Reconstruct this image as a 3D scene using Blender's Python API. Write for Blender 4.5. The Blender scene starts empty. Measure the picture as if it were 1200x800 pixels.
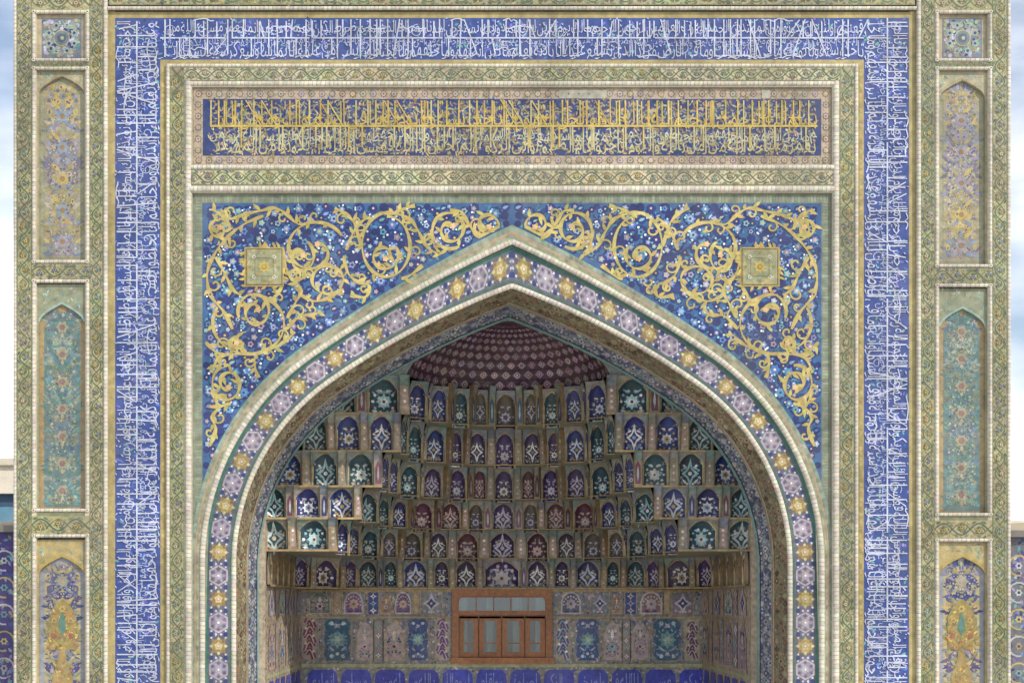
import bpy, math, random
import numpy as np
from math import sin, cos, pi, radians, sqrt, hypot, atan2, floor

S = bpy.context.scene
COL = S.collection
random.seed(7)

# ------------------------------------------------------------------ camera
cam = bpy.data.objects.new("camera", bpy.data.cameras.new("camera"))
COL.objects.link(cam)
cam.location = (-0.59, -20.0, 7.0)
cam.rotation_euler = (radians(90), 0, 0)
cam.data.sensor_fit = 'HORIZONTAL'
cam.data.sensor_width = 36.0
cam.data.lens = 48.0
cam.data.shift_x = 0.0392
cam.data.shift_y = 0.2567
cam.data.clip_end = 6000
S.camera = cam

# ------------------------------------------------------------------ world, sun, exposure
SUN_AZ, SUN_EL = radians(46), radians(35.5)        # azimuth to the right of the facade normal
W = bpy.data.worlds.new("World"); S.world = W; W.use_nodes = True
nt = W.node_tree; nt.nodes.clear()
def wn(t, **k):
    n = nt.nodes.new(t)
    for a, b in k.items(): setattr(n, a, b)
    return n
sky = wn('ShaderNodeTexSky', sky_type='NISHITA', sun_disc=False)
sky.sun_elevation = SUN_EL; sky.sun_rotation = pi - SUN_AZ
sky.air_density = 1.0; sky.dust_density = 1.2
tc = wn('ShaderNodeTexCoord'); mp = wn('ShaderNodeMapping'); mp.inputs['Scale'].default_value = (2.2, 2.2, 5.5)
mp.inputs['Location'].default_value = (0.35, 0.1, 0.62)
no = wn('ShaderNodeTexNoise'); no.inputs['Scale'].default_value = 1.6; no.inputs['Detail'].default_value = 7
rp = wn('ShaderNodeValToRGB'); rp.color_ramp.elements[0].color = (.12, .12, .12, 1); rp.color_ramp.elements[0].position = 0.36; rp.color_ramp.elements[1].position = 0.57
mx = wn('ShaderNodeMix', data_type='RGBA'); mx.inputs[7].default_value = (8.0, 8.2, 8.7, 1)
bg = wn('ShaderNodeBackground'); bg.inputs['Strength'].default_value = 0.14
out = wn('ShaderNodeOutputWorld')
L = nt.links.new
L(tc.outputs['Generated'], mp.inputs['Vector']); L(mp.outputs[0], no.inputs['Vector']); L(no.outputs[0], rp.inputs[0])
L(rp.outputs[0], mx.inputs[0]); L(sky.outputs[0], mx.inputs[6]); L(mx.outputs[2], bg.inputs['Color']); L(bg.outputs[0], out.inputs['Surface'])

sl = bpy.data.lights.new("sun", 'SUN'); sl.energy = 2.7; sl.angle = radians(0.6); sl.color = (1.0, 0.94, 0.84)
so = bpy.data.objects.new("sun", sl); COL.objects.link(so)
from mathutils import Vector
so.rotation_euler = Vector((sin(SUN_AZ) * cos(SUN_EL), -cos(SUN_AZ) * cos(SUN_EL), sin(SUN_EL))).to_track_quat('Z', 'Y').to_euler()
so.location = (30, -40, 50)

S.view_settings.view_transform = 'Standard'; S.view_settings.look = 'None'
S.view_settings.exposure = 0.2; S.view_settings.gamma = 1.0; S.view_settings.use_curve_mapping = False
S.cycles.max_bounces = 8; S.cycles.diffuse_bounces = 5

# ------------------------------------------------------------------ materials
def material(name, rough=0.4, vary=0.25, scale=9.0, bump=0.15, bump_scale=30.0, color=None, spec=0.5, grime=0.2, metallic=0.0, gain=1.0):
    m = bpy.data.materials.new(name); m.use_nodes = True
    t = m.node_tree; t.nodes.clear(); N = t.nodes.new; K = t.links.new
    o = N('ShaderNodeOutputMaterial'); b = N('ShaderNodeBsdfPrincipled'); K(b.outputs[0], o.inputs[0])
    tcn = N('ShaderNodeTexCoord')
    if color is None:
        a = N('ShaderNodeAttribute'); a.attribute_name = 'tile'; src = a.outputs['Color']
    else:
        a = N('ShaderNodeRGB'); a.outputs[0].default_value = (*color, 1); src = a.outputs[0]
    n1 = N('ShaderNodeTexNoise'); n1.inputs['Scale'].default_value = scale; n1.inputs['Detail'].default_value = 5
    K(tcn.outputs['Object'], n1.inputs['Vector'])
    mr = N('ShaderNodeMapRange'); mr.inputs[1].default_value = 0.3; mr.inputs[2].default_value = 0.7
    mr.inputs[3].default_value = gain * (1 - vary); mr.inputs[4].default_value = gain * (1 + vary)
    K(n1.outputs[0], mr.inputs[0])
    mu = N('ShaderNodeVectorMath'); mu.operation = 'SCALE'; K(src, mu.inputs[0]); K(mr.outputs[0], mu.inputs['Scale'])
    n0 = N('ShaderNodeTexNoise'); n0.inputs['Scale'].default_value = 0.9; n0.inputs['Detail'].default_value = 3; K(tcn.outputs['Object'], n0.inputs['Vector'])
    m0 = N('ShaderNodeMapRange'); m0.inputs[1].default_value = 0.35; m0.inputs[2].default_value = 0.65; m0.inputs[3].default_value = 0.84; m0.inputs[4].default_value = 1.14; K(n0.outputs[0], m0.inputs[0])
    mm = N('ShaderNodeMath'); mm.operation = 'MULTIPLY'; K(mr.outputs[0], mm.inputs[0]); K(m0.outputs[0], mm.inputs[1]); K(mm.outputs[0], mu.inputs['Scale'])
    # dusty patches: pale dust with its own shape
    n2 = N('ShaderNodeTexNoise'); n2.inputs['Scale'].default_value = 1.3; n2.inputs['Detail'].default_value = 6
    K(tcn.outputs['Object'], n2.inputs['Vector'])
    m2 = N('ShaderNodeMapRange'); m2.inputs[1].default_value = 0.42; m2.inputs[2].default_value = 0.75; m2.inputs[3].default_value = 0.0; m2.inputs[4].default_value = grime
    K(n2.outputs[0], m2.inputs[0])
    mix = N('ShaderNodeMix'); mix.data_type = 'RGBA'; mix.inputs[7].default_value = (0.42, 0.37, 0.27, 1)
    K(m2.outputs[0], mix.inputs[0]); K(mu.outputs[0], mix.inputs[6])
    K(mix.outputs[2], b.inputs['Base Color'])
    b.inputs['Roughness'].default_value = rough; b.inputs['Metallic'].default_value = metallic
    b.inputs['Specular IOR Level'].default_value = spec
    if bump:
        n3 = N('ShaderNodeTexNoise'); n3.inputs['Scale'].default_value = bump_scale; n3.inputs['Detail'].default_value = 4
        K(tcn.outputs['Object'], n3.inputs['Vector'])
        bp = N('ShaderNodeBump'); bp.inputs['Strength'].default_value = bump; bp.inputs['Distance'].default_value = 0.01
        K(n3.outputs[0], bp.inputs['Height']); K(bp.outputs[0], b.inputs['Normal'])
    return m
M_TILE = material('glazed_tile', 0.42, 0.24, 11, 0.25, 14, spec=0.35, grime=0.10)
M_DEEP = material('matt_tile', 0.5, 0.30, 14, 0.25, 18, spec=0.4, grime=0.14)
M_ROPE = material('cream_brick', 0.75, 0.18, 22, 0.3, 60, grime=0.25)
M_STONE = material('pale_stone', 0.7, 0.12, 3, 0.2, 40, color=(0.46, 0.43, 0.37), grime=0.1)
M_WOOD = material('varnished_wood', 0.4, 0.3, 18, 0.2, 50, grime=0.05)
M_PLASTER = material('plaster', 0.85, 0.08, 3, 0.2, 50, grime=0.15)
M_CURTAIN = material('net_curtain', 0.9, 0.06, 8, 0, color=(0.7, 0.7, 0.68), grime=0)
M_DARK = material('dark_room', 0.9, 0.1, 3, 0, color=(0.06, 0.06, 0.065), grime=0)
def glass_mat():
    m = bpy.data.materials.new('window_glass'); m.use_nodes = True
    t = m.node_tree; t.nodes.clear(); N = t.nodes.new; K = t.links.new
    o = N('ShaderNodeOutputMaterial'); g = N('ShaderNodeBsdfGlossy'); g.inputs['Roughness'].default_value = 0.04
    tr = N('ShaderNodeBsdfTransparent'); tr.inputs[0].default_value = (0.78, 0.86, 0.86, 1); mi = N('ShaderNodeMixShader'); f = N('ShaderNodeFresnel'); f.inputs[0].default_value = 1.9
    K(f.outputs[0], mi.inputs[0]); K(tr.outputs[0], mi.inputs[1]); K(g.outputs[0], mi.inputs[2]); K(mi.outputs[0], o.inputs[0])
    return m
M_GLASS = glass_mat()

# ------------------------------------------------------------------ builders
class MB:
    """collects coloured faces, links them as ONE mesh object"""
    def __init__(s): s.v = []; s.f = []; s.c = []; s.base = 0; s.map = None; s.start = 0; s.k = 0; s.fan = False
    def use(s, fn):
        s.flush(); s.map = fn
    def flush(s):
        if s.map is not None and len(s.v) > s.start:
            s.v[s.start:] = [tuple(p) for p in s.map(np.array(s.v[s.start:], dtype=float))]
        s.start = len(s.v)
    def face(s, pts, col):
        n = len(s.v); s.v.extend(pts); s.f.append(tuple(range(n, n + len(pts)))); s.c.append(col)
    def poly(s, pts, col, lay=0.0):
        s.k = (s.k + .6180339887) % 1.0; lay = lay + s.k * 1.4e-3      # no two inlays share a plane
        if s.fan:                                          # split so that it follows a curved ground
            n = len(pts); cx, cy = sum(p[0] for p in pts) / n, sum(p[1] for p in pts) / n; b0 = len(s.v)
            s.v.append((cx, cy, lay)); s.v.extend([(cx + (p[0] - cx) * .5, cy + (p[1] - cy) * .5, lay) for p in pts]); s.v.extend([(p[0], p[1], lay) for p in pts])
            for i in range(n):
                j = (i + 1) % n
                s.f.append((b0, b0 + 1 + i, b0 + 1 + j)); s.f.append((b0 + 1 + i, b0 + 1 + n + i, b0 + 1 + n + j, b0 + 1 + j)); s.c += [col, col]
            return
        s.face([(p[0], p[1], lay) for p in pts], col)
    def rect(s, u0, v0, u1, v1, col, lay=0.0):
        s.poly([(u0, v0), (u1, v0), (u1, v1), (u0, v1)], col, lay)
    def grid(s, rows, col):
        """rows: list of equal-length point lists (3D)"""
        n = len(s.v); w = len(rows[0])
        for r in rows: s.v.extend(r)
        for i in range(len(rows) - 1):
            for j in range(w - 1):
                a = n + i * w + j
                s.f.append((a, a + 1, a + w + 1, a + w)); s.c.append(col if not callable(col) else col(i, j))
    def box(s, x0, x1, y0, y1, z0, z1, col):
        n = len(s.v)
        s.v.extend([(x0, y0, z0), (x1, y0, z0), (x1, y1, z0), (x0, y1, z0), (x0, y0, z1), (x1, y0, z1), (x1, y1, z1), (x0, y1, z1)])
        for q in ((0, 3, 2, 1), (4, 5, 6, 7), (0, 1, 5, 4), (1, 2, 6, 5), (2, 3, 7, 6), (3, 0, 4, 7)):
            s.f.append(tuple(n + i for i in q)); s.c.append(col)
    def build(s, name, mat, parent=None, smooth=False):
        s.flush()
        me = bpy.data.meshes.new(name)
        me.from_pydata(s.v, [], s.f)
        at = me.attributes.new('tile', 'FLOAT_COLOR', 'FACE')
        a = np.ones((len(s.f), 4), dtype=np.float32); a[:, :3] = np.array(s.c, dtype=np.float32)
        at.data.foreach_set('color', a.ravel())
        me.materials.append(mat)
        if smooth: me.polygons.foreach_set('use_smooth', [True] * len(me.polygons))
        me.update()
        o = bpy.data.objects.new(name, me); COL.objects.link(o)
        if parent: o.parent = parent
        return o
def plane_map(o, U, V, N):
    o, U, V, N = (np.array(a, dtype=float) for a in (o, U, V, N))
    return lambda p: o + p[:, :1] * U + p[:, 1:2] * V + p[:, 2:3] * N
def facade(y):                                   # local (x, z, layer) on a plane facing the court
    return plane_map((0, y, 0), (1, 0, 0), (0, 0, 1), (0, -1, 0))
def upright(x0, z0, y):                          # u runs up, v runs to the left seen from the court
    return plane_map((x0, y, z0), (0, 0, 1), (1, 0, 0), (0, -1, 0))
def empty(name, loc=(0, 0, 0)):
    o = bpy.data.objects.new(name, None); COL.objects.link(o); o.location = loc; o.empty_display_size = .2
    return o
def tag(o, label=None, cat=None, group=None, kind=None):
    if label: o['label'] = label
    if cat: o['category'] = cat
    if group: o['group'] = group
    if kind: o['kind'] = kind
    return o

# pattern pieces ------------------------------------------------------
T = 0.0016                                        # thickness step of one inlay layer
def jit(c, a=0.15):
    k = 1 + random.uniform(-a, a)
    return tuple(max(0.005, x * k * (1 + random.uniform(-a, a) * .4)) for x in c)
def disc(b, x, y, r, col, lay, n=7, sx=1, sy=1, rot=0):
    c, q = cos(rot), sin(rot); P = []
    for i in range(n):
        t = 2 * pi * i / n; a, d = r * sx * cos(t), r * sy * sin(t)
        P.append((x + a * c - d * q, y + a * q + d * c))
    b.poly(P, col, lay)
def star(b, x, y, R, r, n, col, lay, rot=0, sx=1, sy=1):
    P = []
    for i in range(2 * n):
        t = rot + pi * i / n; k = R if i % 2 == 0 else r
        P.append((x + k * cos(t) * sx, y + k * sin(t) * sy))
    b.poly(P, col, lay)
def flower(b, x, y, r, col, heart, lay, n=6, rot=0):
    P = []
    m = n * 3
    for i in range(m):
        t = 2 * pi * i / m + rot; k = r * (0.82 + 0.2 * cos(n * (t - rot)))
        P.append((x + k * cos(t), y + k * sin(t)))
    b.poly(P, col, lay); disc(b, x, y, r * .38, heart, lay + T, 6)
def leaf(b, x, y, l, w, ang, col, lay):
    c, q = cos(ang), sin(ang)
    P = [(0, 0), (.3, .42), (.62, .36), (1, 0), (.62, -.36), (.3, -.42)]
    b.poly([(x + (p * l) * c - (k * w) * q, y + (p * l) * q + (k * w) * c) for p, k in P], col, lay)
def ribbon(b, pts, wid, col, lay):
    n = len(pts)
    w = wid if hasattr(wid, '__len__') else [wid] * n
    A, B = [], []
    b.k = (b.k + .6180339887) % 1.0; lay = lay + b.k * 1.4e-3
    for i in range(n):
        p, q = pts[max(i - 1, 0)], pts[min(i + 1, n - 1)]
        dx, dy = q[0] - p[0], q[1] - p[1]; d = hypot(dx, dy) or 1
        nx, ny = -dy / d * w[i] / 2, dx / d * w[i] / 2
        A.append((pts[i][0] + nx, pts[i][1] + ny, lay)); B.append((pts[i][0] - nx, pts[i][1] - ny, lay))
    b.grid([A, B], col)
def catmull(P, k=6):
    R = []
    Q = [P[0]] + list(P) + [P[-1]]
    for i in range(1, len(Q) - 2):
        p0, p1, p2, p3 = Q[i - 1:i + 3]
        for j in range(k):
            t = j / k
            R.append(tuple(.5 * (2 * p1[a] + (p2[a] - p0[a]) * t + (2 * p0[a] - 5 * p1[a] + 4 * p2[a] - p3[a]) * t * t + (3 * p1[a] - p0[a] - 3 * p2[a] + p3[a]) * t ** 3) for a in (0, 1)))
    R.append(tuple(P[-1])); return R

# palette: the glaze colours themselves
OCHRE = (.258, .234, .118); OLIVE = (.18, .19, .105); SAND = (.38, .33, .22); CREAM = (.56, .52, .42); YELLOW = (.47, .34, .08)
GREEN = (.13, .23, .12); SAGE = (.33, .38, .27); TEAL = (.10, .30, .30); AQUA = (.25, .50, .50); PALEAQ = (.42, .54, .48)
NAVY = (.03, .045, .16); COBALT = (.036, .066, .235); BLUE = (.06, .14, .38); SKYB = (.22, .36, .62); LILAC = (.45, .40, .55)
WHITE = (.78, .77, .76); PINK = (.56, .38, .36); BROWN = (.22, .145, .07); TAN = (.42, .31, .18); PURPLE = (.13, .07, .24); MAROON = (.15, .05, .09); GREY = (.30, .31, .29)

def px(x): return (x - 600) / 80.0
def pz(y): return 7 + (708 - y) / 80.0
ZB = 5.2                                          # tiles start here; a plain stone plinth below
ZT = pz(-110)                                     # top of the portal

# rope moulding: half-round with a real twist -------------------------
def rope(b, path, r, y, pitch=.062, step=.0150, mapper=None, hand=1, squash=1.0):
    """path in the facade plane (x, z) or any 3-D mapper"""
    P = [np.array(p, dtype=float) for p in path]
    seg = [0]
    for i in range(1, len(P)): seg.append(seg[-1] + np.linalg.norm(P[i] - P[i - 1]))
    Ltot = seg[-1]; n = max(2, int(Ltot / step))
    seg = np.array(seg); A = np.array(P); nb = max(2, int(Ltot / pitch))
    s = []; kind = []
    for i in range(nb):
        a0, a1 = Ltot * i / nb, Ltot * (i + 1) / nb; j = (a1 - a0) * .09
        s += [a0 + j, a1 - j]; kind += [0, 1]
    s = np.array(s); X = np.interp(s, seg, A[:, 0]); Z = np.interp(s, seg, A[:, 1])
    dx = np.gradient(X); dz = np.gradient(Z); d = np.hypot(dx, dz); nx, nz = -dz / d, dx / d
    base = (.52, .49, .415); tints = [jit(base, .16) for _ in range(nb)]
    n = len(s); skew = .003 * hand
    tx, tz = dx / d, dz / d; rows = []
    for k in range(6):
        th = pi * k / 5; off = r * cos(th)
        rows.append([(X[i] + nx[i] * off + tx[i] * skew * cos(th), y - r * sin(th) * squash, Z[i] + nz[i] * off + tz[i] * skew * cos(th)) for i in range(n)])
    b.grid(rows, lambda i, j: tints[j // 2] if j % 2 == 0 else (.34, .30, .22))

# ------------------------------------------------------------------ # the arch ------------------------------------------------------------
ZS = pz(660)
def arch(o, n1=20, n2=16, n0=6):
    """left half from the plinth to the apex; o = pixels inward from the centre of the outer rope"""
    w = 4.55 - o / 80.0; za = pz(282 + 1.397 * o); cx = -.825; R = w - .825; ph = radians(55)
    P = [(-w, ZB + (ZS - ZB) * i / n0) for i in range(n0)]
    for i in range(n1 + 1):
        t = ph * i / n1; P.append((cx - R * cos(t), ZS + R * sin(t)))
    J = P[-1]; tx, tz = sin(ph), cos(ph); dx, dz = -J[0], za - J[1]; d = hypot(dx, dz)
    k = d * d / (2 * (dx * tx + dz * tz)); Q = (J[0] + tx * k, J[1] + tz * k)
    for i in range(1, n2 + 1):
        t = i / n2
        P.append(tuple((1 - t) ** 2 * J[a] + 2 * t * (1 - t) * Q[a] + t * t * (0, za)[a] for a in (0, 1)))
    return P
def full(o):
    h = arch(o); return h + [(-x, z) for x, z in h[-2::-1]]
def halfwidth(o, z):
    h = arch(o); zz = [p[1] for p in h]; xx = [-p[0] for p in h]
    return float(np.interp(z, zz, xx, right=-1.0))
def arch_height(o, x):
    h = arch(o)[6:]; return float(np.interp(-abs(x), [p[0] for p in h], [p[1] for p in h], left=-99))

# ------------------------------------------------------------------ writing
_forms = {}
def _reg(ch, code, n): _forms[ch] = (code, n)
for ch, code, n in (('ا', 0xFE8D, 2), ('ب', 0xFE8F, 4), ('ة', 0xFE93, 2), ('ت', 0xFE95, 4), ('ث', 0xFE99, 4), ('ج', 0xFE9D, 4), ('ح', 0xFEA1, 4), ('خ', 0xFEA5, 4),
        ('د', 0xFEA9, 2), ('ذ', 0xFEAB, 2), ('ر', 0xFEAD, 2), ('ز', 0xFEAF, 2), ('س', 0xFEB1, 4), ('ش', 0xFEB5, 4), ('ص', 0xFEB9, 4), ('ض', 0xFEBD, 4), ('ط', 0xFEC1, 4),
        ('ظ', 0xFEC5, 4), ('ع', 0xFEC9, 4), ('غ', 0xFECD, 4), ('ف', 0xFED1, 4), ('ق', 0xFED5, 4), ('ك', 0xFED9, 4), ('ل', 0xFEDD, 4), ('م', 0xFEE1, 4), ('ن', 0xFEE5, 4),
        ('ه', 0xFEE9, 4), ('و', 0xFEED, 2), ('ى', 0xFEEF, 2), ('ي', 0xFEF1, 4), ('ئ', 0xFE89, 4)): _reg(ch, code, n)
def shape(text):
    o = []
    for wd in text.split():
        for i, ch in enumerate(wd):
            c, n = _forms[ch]
            prev = i > 0 and _forms[wd[i - 1]][1] == 4
            nxt = i < len(wd) - 1 and n == 4
            o.append(chr(c + (1 if prev and not nxt else 2 if nxt and not prev else 3 if prev and nxt else 0)))
        o.append(' ')
    return o
_gl = {}
def glyph(ch):
    if ch not in _gl:
        c = bpy.data.curves.new('writing', 'FONT'); c.body = ch; c.resolution_u = 2
        o = bpy.data.objects.new('writing', c); COL.objects.link(o)
        me = bpy.data.meshes.new_from_object(o.evaluated_get(bpy.context.evaluated_depsgraph_get()))
        vs = [(v.co.x, v.co.y) for v in me.vertices]; fs = [tuple(p.vertices) for p in me.polygons]
        bpy.data.objects.remove(o); bpy.data.curves.remove(c); bpy.data.meshes.remove(me)
        _gl[ch] = (vs, fs, max([v[0] for v in vs] or [0.2]) + (.02 if ord(ch) > 0xFE70 else 0))
    return _gl[ch]
VERSE = ('بسم الله الرحمن الرحيم الله لا اله الا هو الحى القيوم لا تاخذه سنة ولا نوم له ما فى السماوات وما فى الارض من ذا الذى يشفع عنده الا باذنه '
         'يعلم ما بين ايديهم وما خلفهم ولا يحيطون بشىء من علمه الا بما شاء وسع كرسيه السماوات والارض ولا يئوده حفظهما وهو العلى العظيم ').replace('ء', '')
VERSE2 = ('انما يعمر مساجد الله من امن بالله واليوم الاخر واقام الصلوة واتى الزكوة ولم يخش الا الله فعسى اولئك ان يكونوا من المهتدين '
          'الحمد لله رب العالمين الرحمن الرحيم مالك يوم الدين اياك نعبد واياك نستعين اهدنا الصراط المستقيم صراط الذين انعمت عليهم ')
def write_row(b, text, L, v0, size, sx, col, lay, tall=1.0, top=9.9, offset=0, wob=0.0):
    """right-to-left along u from L down to 0; ascenders above .34 em are drawn out by `tall`"""
    gs = shape(text); u = L; i = offset
    while u > 0.03:
        ch = gs[i % len(gs)]; i += 1
        if ch == ' ': u -= .10 * size * sx; continue
        vs, fs, adv = glyph(ch)
        if u - adv * size * sx < 0: break
        u -= adv * size * sx
        n = len(b.v); dv = wob * sin(i * 1.7)
        for x, y in vs:
            yy = y if y < .34 else .34 + (y - .34) * tall
            b.v.append((u + x * size * sx, max(.015, min(v0 + dv + yy * size, top)), lay))
        for f in fs: b.f.append(tuple(n + k for k in f)); b.c.append(col)
    return i

def inscription(b, L, Wd, rnd, lay, ink, ink2, second, off):
    """two tiers of writing on a band: long ascenders, a long rule between, small vowel signs"""
    h = Wd
    for k in range(int(L / .26)):                  # fine spiral tendrils behind the letters
        cx, cz, R = (k + .5) * .26, h * (.3 if k % 2 else .68), h * .17
        P = [(cx + R * (1 - t / 16) * cos(t * .55 + k), cz + R * (1 - t / 16) * sin(t * .55 + k)) for t in range(14)]
        ribbon(b, P, .014, ink2, lay - .5 * T)
    write_row(b, VERSE2, L - .1, h * .36, h * .30, .62, ink2, lay + .6 * T, 1.2, h * .97, off + 71, h * .05)
    write_row(b, VERSE, L, h * .085, h * .47, .56, ink, lay + T, 1.25, h * .985, off, h * .02)
    write_row(b, VERSE2, L, h * .65, h * .40, .58, second, lay + 2 * T, 1.1, h * .985, off + 31, h * .02)
    for k in range(int(L * 2.2)):                  # long swept tails
        u0 = rnd.uniform(0, L - .5); v0 = h * rnd.choice((.05, .24, .75, .93)); l = rnd.uniform(.18, .45)
        ribbon(b, [(u0 + l * t / 6, v0 + h * .05 * sin(pi * t / 6) * rnd.choice((1, 1, -.4))) for t in range(7)], .017, ink, lay + 2.5 * T)
    u = 0
    while u < L:
        l = min(rnd.uniform(.5, 1.8), L - u); b.rect(u, h * .50, u + l, h * .535, second, lay + 2 * T); u += l + rnd.uniform(.0, .12)
    u = .06
    while u < L:                                   # drawn-out ascenders and slanting strokes
        v0 = h * rnd.choice((.06, .12, .52, .52)); v1 = h * rnd.choice((.5, .96, .96)) if v0 < h * .2 else h * rnd.uniform(.9, .975); w = .020
        if rnd.random() < .26 and u > .3: sl = rnd.uniform(-.22, .22)
        else: sl = 0
        b.poly([(u, v0), (u + w, v0), (u + w + sl, v1), (u + sl, v1)], second if rnd.random() < .5 else ink, lay + 3 * T)
        if v0 < h * .2: b.poly([(u, v0), (u + w, v0 + .01), (u - .07, v0 - .035), (u - .1, v0 - .02)], ink, lay + 3 * T)
        u += rnd.uniform(.05, .17)
    for k in range(int(L * 38)):
        x, y = rnd.uniform(.03, L - .03), rnd.uniform(h * .04, h * .97)
        leaf(b, x, y, rnd.uniform(.03, .06), .022, rnd.choice((.6, .8, 2.4, 0, 1.57)), ink2 if rnd.random() < .5 else ink, lay + 4 * T)

# ------------------------------------------------------------------ floral strips
def spiral(b, x, y, R, a0, d, turns, wid, col, lay, n=15):
    P = [(x + R * (1 - .85 * t / n) * cos(a0 + d * 2 * pi * turns * t / n), y + R * (1 - .85 * t / n) * sin(a0 + d * 2 * pi * turns * t / n)) for t in range(n + 1)]
    ribbon(b, P, [wid * (1 - .4 * t / n) for t in range(n + 1)], col, lay)
def floral(b, L, Wd, seed, ground=OCHRE, dark=GREEN, edge=True, mute=0.0):
    """a running vine with curls, paired leaves and blossoms on an olive ground; u along, v across (0..Wd)"""
    r = random.Random(seed)
    def c(k): return tuple(k[i] * (1 - mute) + (.22, .20, .11)[i] * mute for i in range(3))
    n = max(1, int(L / .42)); per = Wd * 2.0; tone = 0
    for i in range(n):                             # tiles of slightly different firing
        b.rect(L * i / n, 0, L * (i + 1) / n, Wd, jit(tuple(1.2 * (.55 * ground[k] + .45 * OLIVE[k]) + .012 for k in range(3)), .2), 0)
    if edge:
        b.rect(0, 0, L, Wd * .06, c(OLIVE), T); b.rect(0, Wd * .94, L, Wd, c(OLIVE), T)
    N = max(2, int(L / per * 12)); dk = (.085, .115, .07); dk2 = (.13, .115, .065)
    P = [(L * i / N, Wd * (.5 + .33 * sin(2 * pi * L * i / N / per))) for i in range(N + 1)]
    ribbon(b, P, Wd * .085, dk, 2 * T)
    P = [(L * i / N, Wd * (.5 - .33 * sin(2 * pi * L * i / N / per))) for i in range(N + 1)]
    ribbon(b, P, Wd * .055, dk2, 1.2 * T)
    sets = [((.42, .32, .09), (.34, .24, .07), (.10, .15, .09)), ((.17, .28, .24), (.36, .34, .24), (.08, .13, .13)), ((.40, .36, .26), (.30, .22, .12), (.09, .12, .06)), ((.16, .21, .30), (.38, .30, .11), (.07, .09, .12))]
    k = int(L / per * 2)
    for i in range(k + 1):
        u = (i + .5) * per / 2
        if u > L - Wd * .25: break
        up = i % 2 == 0; v = Wd * (.40 if up else .60); S = sets[(i // 5 + seed) % 4]
        spiral(b, u, v, Wd * .33, 0, 1 if up else -1, .8, Wd * .06, dk, 2.2 * T, 9)
        for q in range(6): leaf(b, u, v, Wd * .31, Wd * .13, q * pi / 3 + .5, jit(c(S[2] if q % 2 else S[1]), .25), 2.8 * T)
        flower(b, u, v, Wd * .185, jit(c((.06, .075, .06)), .2), c(S[1]), 3.6 * T, 6)
        flower(b, u, v, Wd * .145, jit(c(S[0]), .2), c((.09, .07, .05)), 5 * T, 5)
        for q in (-1, 1):                          # paired leaves in the vine's crossing
            x = u + q * per / 4 * .82
            leaf(b, x, Wd * (.80 if up else .20), Wd * .3, Wd * .14, (2.6 if q > 0 else .5) * (1 if up else -1), jit(c(S[2]), .3), 3 * T)
            disc(b, x, Wd * (.86 if not up else .14), Wd * .06, jit(c(S[0]), .25), 3.5 * T, 6)
    for i in range(int(L / Wd * 9)):
        u, v = r.uniform(Wd * .1, L - Wd * .1), r.choice((r.uniform(.09, .3), r.uniform(.7, .91))) * Wd
        leaf(b, u - Wd * .1, v, Wd * r.uniform(.18, .34), Wd * r.uniform(.09, .14), r.choice((0, .5, 2.6, 3.6, 5.7)), jit(c(r.choice((dk, dk2, (.28, .24, .10), (.12, .18, .14), (.35, .29, .14)))), .3), 1.6 * T)

# =================================================================== the setting
g = MB(); g.rect(-700, -700, 700, 700, (.42, .40, .36))
court = g.build('courtyard', material('court_paving', 0.5, 0.15, 1.2, 0.1, 6, color=(.56, .53, .48), grime=.12)); tag(court, kind='structure')

# =================================================================== the portal
portal = tag(empty('tiled_portal', (0, 0, 0)), 'tall rectangular tiled gateway with a pointed arch, blue inscription bands and a stalactite vault', 'gateway', kind='thing')

# ---- core: masonry behind the tiles
def core():
    b = MB()
    c = (.40, .34, .24)
    outer = full(39.5)
    y0, y1 = .20, 2.2
    XL = px(19); XR = -px(19)
    for (a, b2) in zip(outer[:-1], outer[1:]):
        top = ZT - .02
        for y in (y0, ):
            b.face([(a[0], y, a[1]), (b2[0], y, b2[1]), (b2[0], y, top), (a[0], y, top)], c)
    w = -outer[0][0] + .03
    for sx in (-1, 1):
        b.box(min(sx * w, sx * -XL), max(sx * w, sx * -XL), .215, 2.4, 0, ZT - .03, c)
    b.box(-w, w, .215, 2.4, pz(255), ZT - .03, c)
    # unseen shell round the vault, added to keep light from leaking in
    b.box(-5.2, -4.6, 2.4, 8.2, 0, 12.6, c); b.box(4.6, 5.2, 2.4, 8.2, 0, 12.6, c)
    b.box(-4.6, 4.6, 7.6, 8.2, 0, 12.6, c); b.box(-4.6, 4.6, 2.4, 7.6, 12.1, 12.6, c)
    return b.build('masonry', M_STONE, portal)
core()
for sg in (-1, 1):
    b = MB(); b.box(min(sg * px(14), sg * px(220)), max(sg * px(14), sg * px(220)), -.06, .205, 0, ZB - .004, (.5, .46, .4))
    b.build('plinth', M_STONE, portal)

# ---- vertical floral bands of the piers, niches, frames
def arch_shape(w, h, rise, n=10):
    """small pointed arch outline, origin at bottom centre; w half width, h spring height"""
    P = [(-w, 0)]
    for i in range(n + 1):
        t = i / n; P.append((-w * (1 - t) ** .0 * cos(t * pi / 2) ** 1.0 if t < 1 else 0, h + rise * (sin(t * pi / 2) * .86 + .14 * t)))
    return P + [(-p[0], p[1]) for p in P[-2::-1]]

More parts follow.
